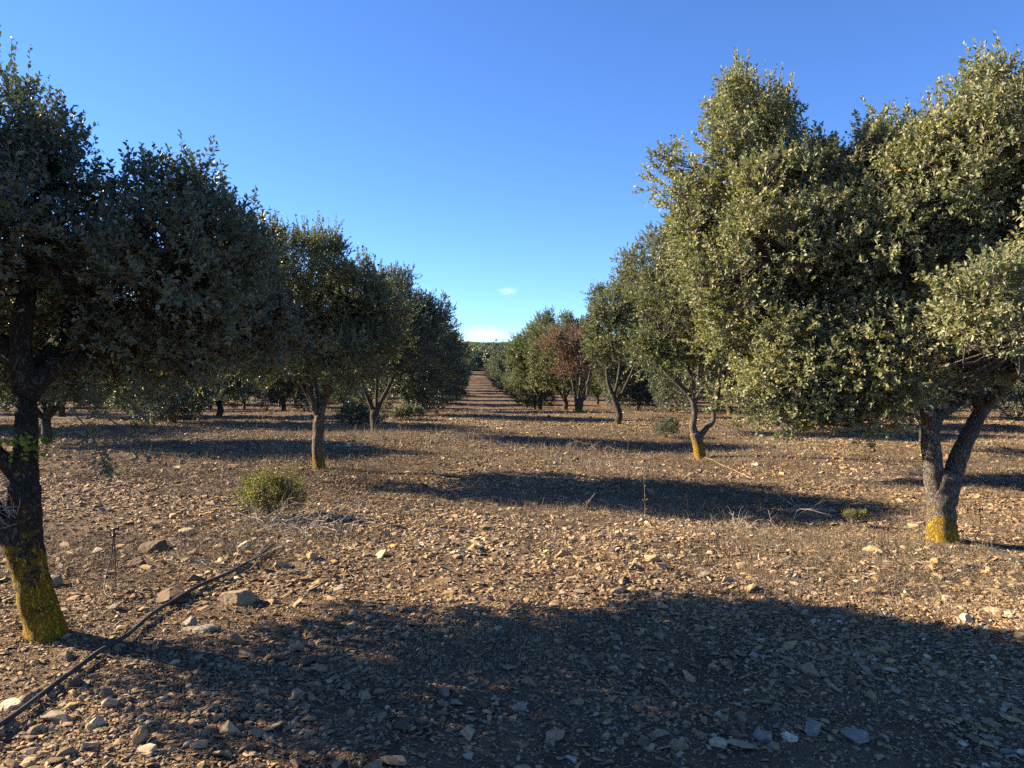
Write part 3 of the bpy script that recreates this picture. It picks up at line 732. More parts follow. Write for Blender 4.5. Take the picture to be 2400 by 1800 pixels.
tr, cr = build_tree('near_right_oak', 202, o, ch, LB, 3200, 12, 10, .042, M_LEAFR, M_BARK_G, .17, .15, outline=[(1400, 560), (1490, 460), (1540, 370), (1600, 340), (1650, 300), (1700, 220), (1745, 170), (1775, 250), (1800, 215), (1850, 240), (1880, 330), (1905, 310), (1970, 390), (2010, 350), (2040, 270), (2075, 290), (2100, 235), (2150, 290), (2190, 225), (2245, 310), (2290, 170), (2340, 160), (2380, 230), (2400, 200), (2600, 150)], nbranch=46, leaders=130, leader_len=.30, twig_r=.0018, sides=20, tone_shift=.08)
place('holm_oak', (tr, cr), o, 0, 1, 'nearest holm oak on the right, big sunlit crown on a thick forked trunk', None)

# L2
o = gp(747, 1100); Y = o[1]; base = (o[0], o[1], o[2] - .08)
ch = [(local(o, [base, w(747, 1090, Y), w(745, 1050, Y), w(746, 1000, Y), w(750, 975, Y)]), .098, .088),
      (local(o, [w(749, 985, Y), w(735, 950, Y), w(712, 905, Y), w(690, 860, Y), w(650, 780, Y)]), .066, .03),
      (local(o, [w(750, 985, Y), w(757, 950, Y), w(775, 905, Y), w(805, 860, Y + .1), w(850, 780, Y + .2)]), .07, .03),
      (local(o, [w(746, 970, Y), w(742, 920, Y + .3), w(735, 850, Y + .5), w(745, 720, Y + .5)]), .05, .025),
      (local(o, [w(740, 955, Y), w(722, 900, Y - .2), w(735, 850, Y - .4), w(760, 740, Y - .4)]), .045, .025),
      (local(o, [w(765, 930, Y), w(770, 880, Y - .3), w(785, 800, Y - .5), w(800, 700, Y - .5)]), .045, .025)]
LB = lob(o, [(-2.95, 12.9, 2.6, 1.25, 1.7, .95), (-1.85, 13.0, 2.2, .9, 1.5, .85), (-3.85, 12.9, 2.15, .9, 1.6, .8), (-2.4, 13, 2.95, .75, .9, .65), (-2.8, 12.4, 1.8, 1.35, 1.5, .5)])
tr, cr = build_tree('second_left_oak', 303, o, ch, LB, 1100, 10, 10, .044, M_LEAF, M_BARK_G, .19, .17, nbranch=30, leaders=60, leader_len=.42, twig_r=.003, sides=14, tone_shift=-.03)
place('holm_oak', (tr, cr), o, 0, 1, 'round holm oak on a straight pale trunk behind the yellow-green shrub', None)

# R2
o = gp(1638, 1074); Y = o[1]; base = (o[0], o[1], o[2] - .08)
ch = [(local(o, [base, w(1640, 1068, Y), w(1636, 1040, Y), w(1630, 1015, Y)]), .125, .12),
      (local(o, [w(1633, 1035, Y), w(1624, 1000, Y), w(1628, 970, Y), w(1622, 935, Y), w(1596, 905, Y), w(1560, 870, Y), w(1530, 820, Y)]), .088, .03),
      (local(o, [w(1636, 1030, Y), w(1655, 1005, Y), w(1672, 985, Y), w(1672, 950, Y), w(1682, 905, Y), w(1690, 850, Y)]), .066, .035),
      (local(o, [w(1625, 950, Y), w(1640, 920, Y + .1), w(1668, 890, Y + .2), w(1700, 860, Y + .3), w(1740, 780, Y + .3)]), .055, .025),
      (local(o, [w(1624, 940, Y), w(1625, 890, Y - .2), w(1600, 840, Y - .4), w(1590, 740, Y - .4)]), .05, .025),
      (local(o, [w(1624, 945, Y), w(1636, 890, Y + .4), w(1640, 800, Y + .6), w(1650, 680, Y + .6)]), .05, .025)]
LB = lob(o, [(4.5, 14.6, 3.0, 1.75, 1.8, 1.25), (3.9, 14.2, 2.05, .95, 1.2, .62), (4.6, 14.7, 3.7, 1.2, 1.2, .8), (5.3, 14.2, 2.1, 1.1, 1.2, .65)])
tr, cr = build_tree('second_right_oak', 404, o, ch, LB, 900, 10, 10, .047, M_LEAF, M_BARK_Y, .2, .18, nbranch=30, leaders=30, leader_len=.35, twig_r=.003, sides=14)
place('holm_oak', (tr, cr), o, 0, 1, 'holm oak with a low U-shaped fork and yellow lichen on its smooth foot', None)

# L3
o = gp(880, 1011); Y = o[1]; base = (o[0], o[1], o[2] - .08)
ch = [(local(o, [base, w(880, 1000, Y), w(878, 975, Y), w(879, 962, Y)]), .13, .13),
      (local(o, [w(879, 970, Y), w(865, 940, Y), w(850, 900, Y), w(830, 840, Y)]), .08, .035),
      (local(o, [w(880, 970, Y), w(893, 940, Y), w(912, 905, Y), w(940, 850, Y)]), .08, .035),
      (local(o, [w(880, 970, Y), w(882, 930, Y + .3), w(885, 850, Y + .5)]), .07, .03)]
LB = lob(o, [(-2.3, 21.5, 2.85, 1.3, 1.7, 1.3), (-2.4, 21, 2.0, 1.45, 1.5, .65), (-2.2, 21.5, 3.65, .8, .9, .65), (-3.3, 21.5, 2.8, 1.2, 1.3, 1.1), (-1.35, 21.4, 2.9, .5, .8, .8)])
tr, cr = build_tree('third_left_oak', 505, o, ch, LB, 620, 9, 9, .058, M_LEAFG, M_BARK, .24, .22, nbranch=22, leaders=40, leader_len=.4, twig_r=.004, sides=10)
place('holm_oak', (tr, cr), o, 0, 1, 'dense dark holm oak, third from the camera in the row left of the lane', None)

# R3
o = gp(1448, 996); Y = o[1]; base = (o[0], o[1], o[2] - .08)
ch = [(local(o, [base, w(1448, 990, Y), w(1452, 970, Y), w(1444, 945, Y), w(1436, 925, Y)]), .12, .10),
      (local(o, [w(1440, 938, Y), w(1430, 910, Y), w(1424, 890, Y), w(1420, 830, Y)]), .085, .04),
      (local(o, [w(1444, 945, Y), w(1456, 925, Y), w(1468, 900, Y), w(1490, 850, Y)]), .07, .035),
      (local(o, [w(1438, 930, Y), w(1450, 880, Y + .3), w(1460, 780, Y + .4), w(1465, 700, Y + .2)]), .07, .03)]
LB = lob(o, [(4.85, 24.2, 3.2, 1.15, 1.4, 1.35), (4.85, 24.2, 4.35, .45, .5, .7), (4.05, 24, 4.15, .3, .3, .28), (5.9, 24.5, 3.2, 1.2, 1.2, 1.2), (4.5, 24, 2.2, 1.0, 1.1, .6), (5.3, 24.3, 4.0, .6, .7, .6), (3.95, 24.1, 3.2, .5, .6, .5)])
tr, cr = build_tree('third_right_oak', 606, o, ch, LB, 620, 9, 9, .06, M_LEAF, M_BARK, .22, .22, nbranch=22, leaders=30, leader_len=.35, twig_r=.004, sides=10)
place('holm_oak', (tr, cr), o, 0, 1, 'holm oak with a crooked bark-rough trunk and pointed crown right of the red tree', None)

# red tree
o = gp(1357, 965); Y = o[1]; base = (o[0], o[1], o[2] - .08)
ch = [(local(o, [base, w(1358, 960, Y), w(1360, 945, Y), w(1360, 935, Y)]), .17, .15),
      (local(o, [w(1352, 962, Y), w(1350, 940, Y), w(1346, 915, Y), w(1338, 880, Y), w(1325, 830, Y)]), .10, .04),
      (local(o, [w(1362, 945, Y), w(1372, 915, Y), w(1382, 880, Y), w(1390, 820, Y)]), .09, .04),
      (local(o, [w(1358, 945, Y), w(1360, 900, Y), w(1362, 850, Y), w(1360, 760, Y)]), .09, .03)]
LB = lob(o, [(4.0, 32.6, 2.6, .9, 1.0, 1.05), (4.9, 32.4, 2.8, .9, 1.0, 1.0), (4.5, 32.8, 1.8, .95, 1.0, .5), (3.9, 33, 1.9, .55, .7, .5), (5.3, 33, 2.2, .5, .7, .6)])
tr, cr = build_tree('red_oak', 707, o, ch, LB, 260, 7, 6, .06, M_RED, M_BARK_G, .2, .22, nbranch=26, stick=.012, twig_r=.005, sides=10, bare=260)
place('withered_oak', (tr, cr), o, 0, 1, 'half-dead oak with rust-red dry leaves and bare twigs in the right row', None)

# ------------------------------------------------------------------ the orchard behind: five kinds, copied
def proto(name, seed, mat, bark, top=4.5, rad=1.9, low=1.1, fork=.7, clumps=640, leafsz=.085, spire=False, bushy=False, shoots=8, nl=8):
    r = np.random.RandomState(seed); hz = (top - low) / 2; cz = low + hz
    L = [(0, 0, cz, rad * .9, rad * .9, hz * .95), (0, 0, low + .35, rad * .8, rad * .8, .4)]
    for k in range(4):
        a = k * 1.6 + r.rand(); L.append((math.cos(a) * rad * .5, math.sin(a) * rad * .5, cz + r.normal(-.1, .3), rad * .6, rad * .6, hz * (.55 + .2 * r.rand())))
    L.append((r.normal(0, .3), r.normal(0, .3), top - .6, .8, .8, .65))
    if spire: L.append((r.normal(0, .3), r.normal(0, .3), top + .3, .5, .5, .8))
    if bushy: L.append((0, 0, .8, rad * .95, rad * .95, .75))
    ch = [([(0, 0, -.1), (.0, 0, .1), (r.normal(0, .05), r.normal(0, .05), fork * .6), (r.normal(0, .06), r.normal(0, .06), fork)], .13, .12)]
    e = ch[0][0][-1]
    for k in range(4):
        a = k * 1.57 + r.rand() * .8; d = rad * (.35 + .2 * r.rand())
        ch.append(([(e[0] * .8, e[1] * .8, max(.32, e[2] - .06)), (e[0] + math.cos(a) * d * .35, e[1] + math.sin(a) * d * .35, fork + .35), (math.cos(a) * d * .75, math.sin(a) * d * .75, fork + .95), (math.cos(a) * d, math.sin(a) * d, cz)], .08, .03))
    return build_tree(name, seed, None, ch, L, clumps, shoots, nl, leafsz, mat, bark, .26, .26, nbranch=16, leaders=20, leader_len=.4, twig_r=.005, sides=9)
PR = {'a': proto('orchard_oak_a', 11, M_LEAF, M_BARK, 4.5, 1.9), 'b': proto('orchard_oak_b', 12, M_LEAFG, M_BARK_G, 4.9, 1.8, spire=True),
      'c': proto('orchard_oak_c', 13, M_LEAFO, M_BARK, 4.1, 2.0, low=1.2, fork=.6), 'd': proto('orchard_oak_d', 14, M_LEAFO, M_BARK, 4.0, 1.9, low=.9, bushy=True, clumps=560),
      'e': proto('orchard_oak_e', 15, M_LEAFG, M_BARK_G, 4.6, 2.1, low=1.0, fork=.7, bushy=True, clumps=600)}
LOOK = {'a': 'mid-green round', 'b': 'grey-green pointed', 'c': 'pale olive spreading', 'd': 'low olive bushy', 'e': 'dark grey-green full-skirted'}
ORD = ['first', 'second', 'third', 'fourth', 'fifth', 'sixth', 'seventh', 'eighth', 'ninth', 'tenth', 'eleventh', 'twelfth', 'thirteenth', 'fourteenth', 'fifteenth',
       'sixteenth', 'seventeenth', 'eighteenth', 'nineteenth', 'twentieth', 'twenty-first', 'twenty-second', 'twenty-third']
rr = np.random.RandomState(77)
def row(X0, ys, rowname, start, kinds, group, hs=None, jit=.2, xs=None):
    for n, y in enumerate(ys):
        k = kinds[n % len(kinds)]; x = X0 + rr.normal(0, jit) if xs is None or xs[n] is None else xs[n]
        s = .92 + .2 * rr.rand(); sz = s * (.93 + .14 * rr.rand())
        if hs and n < len(hs) and hs[n]: s, sz = hs[n]
        place('holm_oak', PR[k], (x, y, Hs(x, y) - .02), rr.rand() * 6.28, (s, s, sz), '%s holm oak, %s from the camera in %s' % (LOOK[k], ORD[n + start], rowname), group)
yl = [31.6, 39.3, 46, 53.5] + [62 + 8.7 * k for k in range(15)]
row(-2.75, yl, 'the row left of the lane', 3, 'eabeae', 'holm oaks of the row left of the lane', hs=[(1.02, .98), (1.05, .98), (1.05, .95), (1.05, 1.0)])
yr = [42, 52, 61] + [69.5 + 8.8 * k for k in range(14)]
row(4.6, yr, 'the row right of the lane', 4, 'aadddcedd', 'holm oaks of the row right of the lane', hs=[(1.1, 1.12), (1.12, 1.40), (.88, .84), (.82, .74), (.8, .70), (.8, .72), (.95, 1.32)] + [(.85, .74)] * 10, jit=.25,
    xs=[None] * 6 + [4.1] + [None] * 10)
row(-9.85, [18.3, 26.2, 31, 39.6, 48, 57, 66, 75, 84, 93], 'the second row to the left', 0, 'aecebec', 'holm oaks of the second row to the left')
row(11.3, [18.0, 25.8, 33.4, 36.5, 43, 52, 61, 70, 79, 88], 'the second row to the right', 0, 'aecebec', 'holm oaks of the second row to the right')
row(-16.9, [24, 32, 41, 49.5, 58, 66.5, 75, 84], 'the third row to the left', 0, 'ecedcb', 'holm oaks of the third row to the left')
row(18.4, [22.5, 31, 39.5, 48, 57, 66, 75, 84], 'the third row to the right', 0, 'ecedba', 'holm oaks of the third row to the right')
row(-24, [36, 45, 54, 63, 72, 81], 'the fourth row to the left', 0, 'eced', 'holm oaks of the fourth row to the left')
row(25.5, [33, 42, 51, 60, 69, 78], 'the fourth row to the right', 0, 'edce', 'holm oaks of the fourth row to the right')
row(-31, [47, 56, 65, 74], 'the fifth row to the left', 0, 'abec', 'holm oaks of the fifth row to the left')
row(32.6, [43, 52, 61, 70, 79], 'the fifth row to the right', 0, 'eacb', 'holm oaks of the fifth row to the right')
row(-38, [58, 67, 76], 'the sixth row to the left', 0, 'cab', 'holm oaks of the sixth row to the left')
row(39.7, [54, 63, 72], 'the sixth row to the right', 0, 'bca', 'holm oaks of the sixth row to the right')

# far wood on the rising ground behind the lane
def far_wood():
    r = np.random.RandomState(55); Vs = []; Qs = []; Ts = []; off = 0
    tm = []
    for k in range(4):
        n = 700; d = nrm(r.normal(0, 1, (n, 3))); d[:, 2] = np.abs(d[:, 2]) * 1.0 - .25
        f = (.72 + .28 * r.rand(n)) * (1 + .22 * vn(d[:, 0] * 2.5 + k * 5, d[:, 1] * 2.5 + d[:, 2] * 2, .6, 50 + k))
        p = d * f[:, None] * np.array([2.6, 2.6, 3.0]) + np.array([0, 0, 2.6])
        D = nrm(r.normal(0, 1, (n, 3))); Nn = nrm(d + r.normal(0, .5, (n, 3))); Nn = nrm(Nn - D * np.sum(Nn * D, 1, keepdims=True))
        V, Q = leaf_arrays(p, D, Nn, .42 + .35 * r.rand(n), np.full(n, .2)); tm.append((V, Q))
    X = []; Y = []
    for (n, y0, y1, xa, xb) in [(260, 200, 330, -.12, .16), (330, 330, 640, -.09, .13), (260, 200, 600, -.45, .5), (150, 118, 200, -.65, -.17), (150, 118, 200, .2, .75)]:
        y = y0 + (y1 - y0) * r.rand(n); x = y * (xa + (xb - xa) * r.rand(n))
        k = ~((y < 215) & (np.abs(x - .9) < 3)); X.append(x[k]); Y.append(y[k])
    X = np.concatenate(X); Y = np.concatenate(Y); Z = H(X, Y)
    for x, y, z in zip(X, Y, Z):
        V, Q = tm[r.randint(4)]; s = .75 + .6 * r.rand(); a = r.rand() * 6.28; c, q = math.cos(a), math.sin(a)
        M = np.array([[c, -q, 0], [q, c, 0], [0, 0, 1]]) * s
        Vs.append(V @ M.T + np.array([x, y, z - .3])); Qs.append(Q + off); off += len(V); Ts.append(np.clip(np.full(len(Q), .1 + .5 * r.rand()) + r.rand(len(Q)) * .3, 0, 1))
    return mesh_np('far_wood', np.vstack(Vs), [np.vstack(Qs)], False, {'tone': np.concatenate(Ts)}, [M_LEAFG])
tag(link('holm_oak_wood', far_wood()), 'dense dark green oak wood rising behind the far end of the lane', 'wood', kind='stuff')

# far ridge
def ridge():
    xs = np.linspace(-2400, 2400, 400); ys = np.linspace(900, 2500, 120)
    X_, Y_ = np.meshgrid(xs, ys, indexing='ij')
    prof = np.clip((Y_ - 900) / 600, 0, 1); prof = prof * prof * (3 - 2 * prof)
    crest = 60 + 9 * vn(X_, Y_ * .3, 260, 70) + 4 * vn(X_, Y_, 90, 71) + .02 * (X_ - 30)
    Z_ = 22 + (crest - 22) * prof + 2.0 * np.abs(vn(X_, Y_, 22, 72)) + 1.2 * np.random.RandomState(1).rand(*X_.shape)
    V = np.stack([X_, Y_, Z_], -1).reshape(-1, 3)
    i = np.arange(len(xs) - 1)[:, None] * len(ys); j = np.arange(len(ys) - 1)[None]
    Q = np.stack([i + j, i + len(ys) + j, i + len(ys) + j + 1, i + j + 1], -1).reshape(-1, 4)
    m, nt, out = newmat('wooded_hill')
    n = noise_n(nt, .09, 6, .7); r = ramp(nt, [(.35, (.035, .05, .025)), (.65, (.10, .11, .055))]); nt.links.new(n.outputs['Fac'], r.inputs['Fac'])
    p = N(nt, 'ShaderNodeBsdfPrincipled'); nt.links.new(r.outputs['Color'], p.inputs['Base Color']); p.inputs['Roughness'].default_value = 1
    p.inputs['Specular IOR Level'].default_value = 0
    nt.links.new(p.outputs[0], out.inputs['Surface'])
    return mesh_np('hills', V, [Q], False, mats=[m])
tag(link('hills', ridge()), kind='structure')

# ------------------------------------------------------------------ shrubs and dead brush
def shrub(name, px, py, lobes_rel, n, leaf, mat, label, seed, cat='shrub', shoots=7, nl=8, cr_=.07, sl=.09, stem=.012, Yo=None):
    o = gp(px, py); r = np.random.RandomState(seed)
    ch = []
    for k in range(5):
        a = r.rand() * 6.28; h = lobes_rel[0][2]
        ch.append(([(0, 0, -.03), (math.cos(a) * .05, math.sin(a) * .05, h * .4), (math.cos(a) * .18, math.sin(a) * .18, h)], stem, stem * .5))
    # nodes need a stem above .3: lift trick not needed, use first chain only
    tb, cb = build_shrub(name, seed, ch, lobes_rel, n, shoots, nl, leaf, mat, cr_, sl)
    e = empty(name, o); tag(e, label, cat); link('stems', tb, e); link('foliage', cb, e)
    return e
def build_shrub(name, seed, ch, lobes, n, shoots, nl, leaf, mat, cr_, sl):
    rng = np.random.RandomState(seed); tb = Tubes(); A = []
    for pts, r0, r1 in ch:
        P = catmull(pts, 5); tb.add(P, np.linspace(r0, r1, len(P)), 6, .1, rng); A.append(P)
    A = np.vstack(A); cp, co = sample_clumps(rng, lobes, n, inner=.3, lumps=.3, low_cut=.7); idx = nearest(cp, A)
    for i in range(len(cp)):
        s = A[idx[i]]; e = cp[i]; d = np.linalg.norm(e - s) + 1e-3; m1 = (s + e) / 2 + rng.normal(0, .08 * d, 3)
        tb.add(catmull([s, m1, e], 3), np.linspace(.004, .0018, 7), 4, cap=False)
    N_ = n * shoots; ci = np.repeat(np.arange(len(cp)), shoots); N_ = len(ci)
    O = cp[ci] + nrm(rng.normal(0, 1, (N_, 3))) * (cr_ * rng.rand(N_))[:, None]; D = nrm(co[ci] * .7 + np.array([0, 0, .5]) + rng.normal(0, .5, (N_, 3)))
    V, Q, a0, a1, a2 = shoots_to_leaves(rng, O, D, sl * (.6 + .8 * rng.rand(N_)), nl, leaf)
    PV, PQ = prism_arrays(np.vstack([a0, a1]), np.vstack([a1, a2]), np.full(2 * N_, .0012), np.full(2 * N_, .0008))
    Qa = np.vstack([Q, PQ + len(V)]); mi = np.zeros(len(Qa)); mi[len(Q):] = 1
    t = np.concatenate([np.clip(np.repeat(np.repeat(rng.rand(len(cp)) * .6, shoots), nl) + rng.rand(N_ * nl) * .4, 0, 1).repeat(2), np.zeros(len(PQ))])
    return tb.mesh(name + '_stems', M_TWIG), mesh_np(name + '_foliage', np.vstack([V, PV]), [Qa], False, {'tone': t}, [mat, M_TWIG], mi)
shrub('shrub', 628, 1218, [(0, 0, .27, .24, .24, .16), (.2, 0, .33, .13, .15, .12), (-.22, 0, .2, .14, .15, .12), (.07, 0, .44, .1, .1, .08), (-.1, .05, .4, .1, .1, .09), (.28, .05, .18, .1, .1, .1), (-.05, -.15, .15, .2, .1, .1)], 150, .021, M_SHRUB, 'yellow-green leafy shrub growing out of the dead twig heap', 31, sl=.13)
shrub('shrub', 828, 1002, [(0, 0, .35, .5, .4, .3), (.5, 0, .25, .35, .3, .2)], 130, .045, M_LEAFG, 'low grey-green sucker bush beside the third trunk of the left row', 32, cr_=.1, sl=.14, nl=7)
shrub('shrub', 1562, 1026, [(0, 0, .3, .32, .3, .28)], 90, .035, M_LEAFG, 'small grey-green bush left of the U-forked holm oak', 33, cr_=.08, sl=.12, nl=6)
shrub('shrub', 2005, 1236, [(0, 0, .08, .16, .1, .08), (.12, 0, .07, .1, .1, .06)], 34, .015, M_SHRUB, 'tiny leafy shrub among stones left of the near right trunk', 34, cr_=.04, sl=.06, nl=6, stem=.006)
shrub('shrub', 1250, 955, [(0, 0, .5, .7, .5, .5)], 110, .06, M_LEAFO, 'pale olive bush where the right row begins by the lane', 35, cr_=.15, sl=.2, nl=7)
shrub('shrub', 955, 985, [(0, 0, .25, .6, .3, .22)], 90, .05, M_LEAFO, 'spreading olive sucker bush right of the third left trunk', 36, cr_=.1, sl=.15, nl=6)
shrub('shrub', 420, 985, [(0, 0, .35, .9, .5, .3)], 130, .06, M_LEAFO, 'wide olive bush at the foot of the second row to the left', 38, cr_=.14, sl=.18, nl=6)
shrub('shrub', 1590, 945, [(0, 0, .9, 1.0, .8, .9)], 170, .075, M_LEAFO, 'tall pale bush behind the U-forked holm oak', 39, cr_=.18, sl=.22, nl=7)

def brush(name, px, py, n, L, spread, r, label, seed, mat=M_DEADWOOD, hgt=.15, dirx=(0, 0), fork=2):
    o = gp(px, py); rr = np.random.RandomState(seed); tb = Tubes()
    for _ in range(n):
        s = np.array([rr.normal(0, spread[0]), rr.normal(0, spread[1]), hgt * rr.rand() * .6])
        s[2] += Hs(o[0] + s[0], o[1] + s[1]) - o[2]
        a = rr.rand() * 6.28; d = nrm(np.array([math.cos(a) + dirx[0], math.sin(a) * .7 + dirx[1], rr.normal(.15, .3)])); l = L * (.5 + rr.rand())
        P = [s, s + d * l * .35 + rr.normal(0, .06 * l, 3), s + d * l * .7 + rr.normal(0, .09 * l, 3), s + d * l + rr.normal(0, .1 * l, 3)]
        for p in P: p[2] = max(p[2], Hs(o[0] + p[0], o[1] + p[1]) - o[2] + .006)
        P = catmull(P, 4); rad = r * (.5 + .8 * rr.rand()); tb.add(P, np.linspace(rad, rad * .45, len(P)), 5)
        for _ in range(fork):
            q = P[rr.randint(3, len(P) - 2)]; d2 = nrm(d + rr.normal(0, .7, 3)); e = q + d2 * l * .4 * (.4 + rr.rand()); e[2] = max(e[2], Hs(o[0] + e[0], o[1] + e[1]) - o[2] + .006)
            tb.add(catmull([q, (q + e) / 2 + rr.normal(0, .04 * l, 3), e], 4), np.linspace(rad * .6, rad * .25, 9), 4)
    ob = link(name, tb.mesh(name, mat)); ob.location = o
    return tag(ob, label, 'dead branches')
brush('twig_heap', 690, 1240, 70, .36, (.3, .16), .0045, 'heap of dead grey twigs round the foot of the yellow-green shrub', 41, hgt=.2)
brush('twig_heap', 1905, 1215, 18, .5, (.32, .14), .0055, 'tangle of bare pale branches in the shadow right of centre', 42, hgt=.28, dirx=(-.3, 0))
brush('twig_heap', 1740, 1238, 26, .24, (.2, .06), .003, 'small fan of bleached straw-thin twigs at the shadow edge', 43, hgt=.06)
brush('twig_heap', 2060, 1128, 50, .4, (.45, .18), .003, 'spread of bleached thin branches on the ground left of the near right trunk', 44, hgt=.1)
brush('twig_heap', 1375, 1060, 34, .35, (.3, .15), .005, 'round dry thorny bush on the lane in the sun', 45, M_STALK, .35)
brush('twig_heap', 560, 1330, 14, .35, (.2, .1), .004, 'few dead sticks scattered between the hose end and the shrub', 46, hgt=.05)
for (px, py, h, lab, sd) in [(1101, 1132, .40, 'dark thin dry stalk standing alone on the lane centre', 1), (1512, 1222, .5, 'tall dry seed stalk standing in the wide shadow', 2), (1382, 1205, .22, 'short dry stem at the shadow edge left of the seed stalk', 3),
                             (1800, 1445, .2, 'dark stalk in the right foreground at the shade edge', 4), (985, 1395, .25, 'thin dark stem in the sunny foreground left of centre', 5), (385, 1130, .30, 'leaning dark dead stem on the left clearing', 6),
                             (1470, 1062, .5, 'pair-like tall dry stem beside the lane at mid distance', 7), (325, 1275, .45, 'pale hair-thin stem beside the dark blocky rock', 8), (1610, 1215, .3, 'wispy dry stem in the shadow between seed stalk and twigs', 9)]:
    o = gp(px, py); rr = np.random.RandomState(sd + 60); tb = Tubes()
    P = catmull([(0, 0, -.02), (rr.normal(0, .02), 0, h * .4), (rr.normal(0, .03), rr.normal(0, .02), h)], 6); tb.add(P, np.linspace(.0035, .0018, len(P)) * (1 + o[1] * .04), 5)
    for _ in range(9):
        q = P[rr.randint(4, len(P))]; e = q + nrm(np.array([rr.normal(), rr.normal(), 1.0])) * .05 * (.5 + rr.rand()); tb.add(catmull([q, (q + e) / 2, e], 2), [.002, .002, .003, .005, .003], 5)
    ob = link('dry_stalk', tb.mesh('dry_stalk', M_STALK)); ob.location = o; tag(ob, lab, 'dry plant')

# ------------------------------------------------------------------ irrigation
def hose(name, pix, r, label, mat=M_HOSE, lift=0.012, sides=10, cat='hose'):
    P = [gp(x, y) for x, y in pix]; C = catmull(P, 14)
    C[:, 2] = np.array([Hs(x, y) for x, y in C[:, :2]]) + r + lift
    k = np.ones(9) / 9; z = np.convolve(np.pad(C[:, 2], 4, mode='edge'), k, 'valid'); C[:, 2] = z
    tb = Tubes(); tb.add(C, r, sides); ob = link(name, tb.mesh(name, mat)); return tag(ob, label, cat)
hose('irrigation_hose', [(-40, 1745), (40, 1688), (130, 1618), (225, 1545), (300, 1500), (380, 1435), (450, 1392), (520, 1360), (575, 1330), (612, 1308), (640, 1285)], .0135,
     'thick black irrigation hose running diagonally past the near left trunk', lift=.02)
hose('irrigation_hose', [(2250, 1268), (2278, 1276), (2330, 1296), (2400, 1322), (2500, 1350)], .012, 'black hose leaving the near right trunk towards the right edge')
hose('irrigation_hose', [(2050, 1216), (2090, 1228), (2130, 1238), (2170, 1246)], .008, 'thin grey hose reaching the left side of the near right trunk')
hose('irrigation_hose', [(1590, 1052), (1640, 1070), (1680, 1085), (1720, 1105), (1760, 1125)], .010, 'thin hose passing the foot of the U-forked oak', M_STALK)
def sprinkler(px, py, toppy, label, loop):
    o = gp(px, py); Y = o[1]; h = (py - toppy) / F * Y * 1.0
    e = empty('sprinkler_stake', o); tag(e, label, 'sprinkler')
    tb = Tubes(); tb.add(catmull([(.0, 0, -.05), (-.004, 0, h * .5), (-.012, 0, h)], 5), .0045, 8); link('stake_rod', tb.mesh('stake_rod', M_RUST), e)
    tb = Tubes(); tb.add([(-.012, 0, h - .005), (-.012, 0, h + .03)], .008, 10); tb.add([(-.035, 0, h + .03), (.02, 0, h + .033)], .007, 8)
    tb.add([(.018, 0, h + .02), (.02, 0, h + .05)], .008, 8); tb.add([(-.034, 0, h + .02), (-.036, 0, h + .038)], .006, 8); tb.add([(-.016, -.012, h - .02), (-.008, .012, h - .02)], .01, 8)
    link('sprinkler_head', tb.mesh('sprinkler_head', M_PLASTIC), e)
    tb = Tubes(); P = local(o, loop); tb.add(catmull([(-.016, -.003, h)] + P, 8), .0045, 8); link('feed_tube', tb.mesh('feed_tube', M_HOSE), e)
def on(px, py, l=.012): g = gp(px, py); return (g[0], g[1], g[2] + l)
o = gp(272, 1380); Yq = o[1]
sprinkler(272, 1380, 1252, 'sprinkler on a rusty stake with a loop of thin black tube',
          [w(262, 1300, Yq), w(250, 1345, Yq - .05), w(245, 1385, Yq - .15), on(262, 1404), on(310, 1406), on(370, 1404), on(400, 1414), on(430, 1408)])
o = gp(2298, 1262); Yq = o[1]
sprinkler(2298, 1262, 1198, 'rusty sprinkler stake standing right of the near right trunk', [w(2298, 1225, Yq), w(2290, 1250, Yq), on(2286, 1266), on(2282, 1275)])

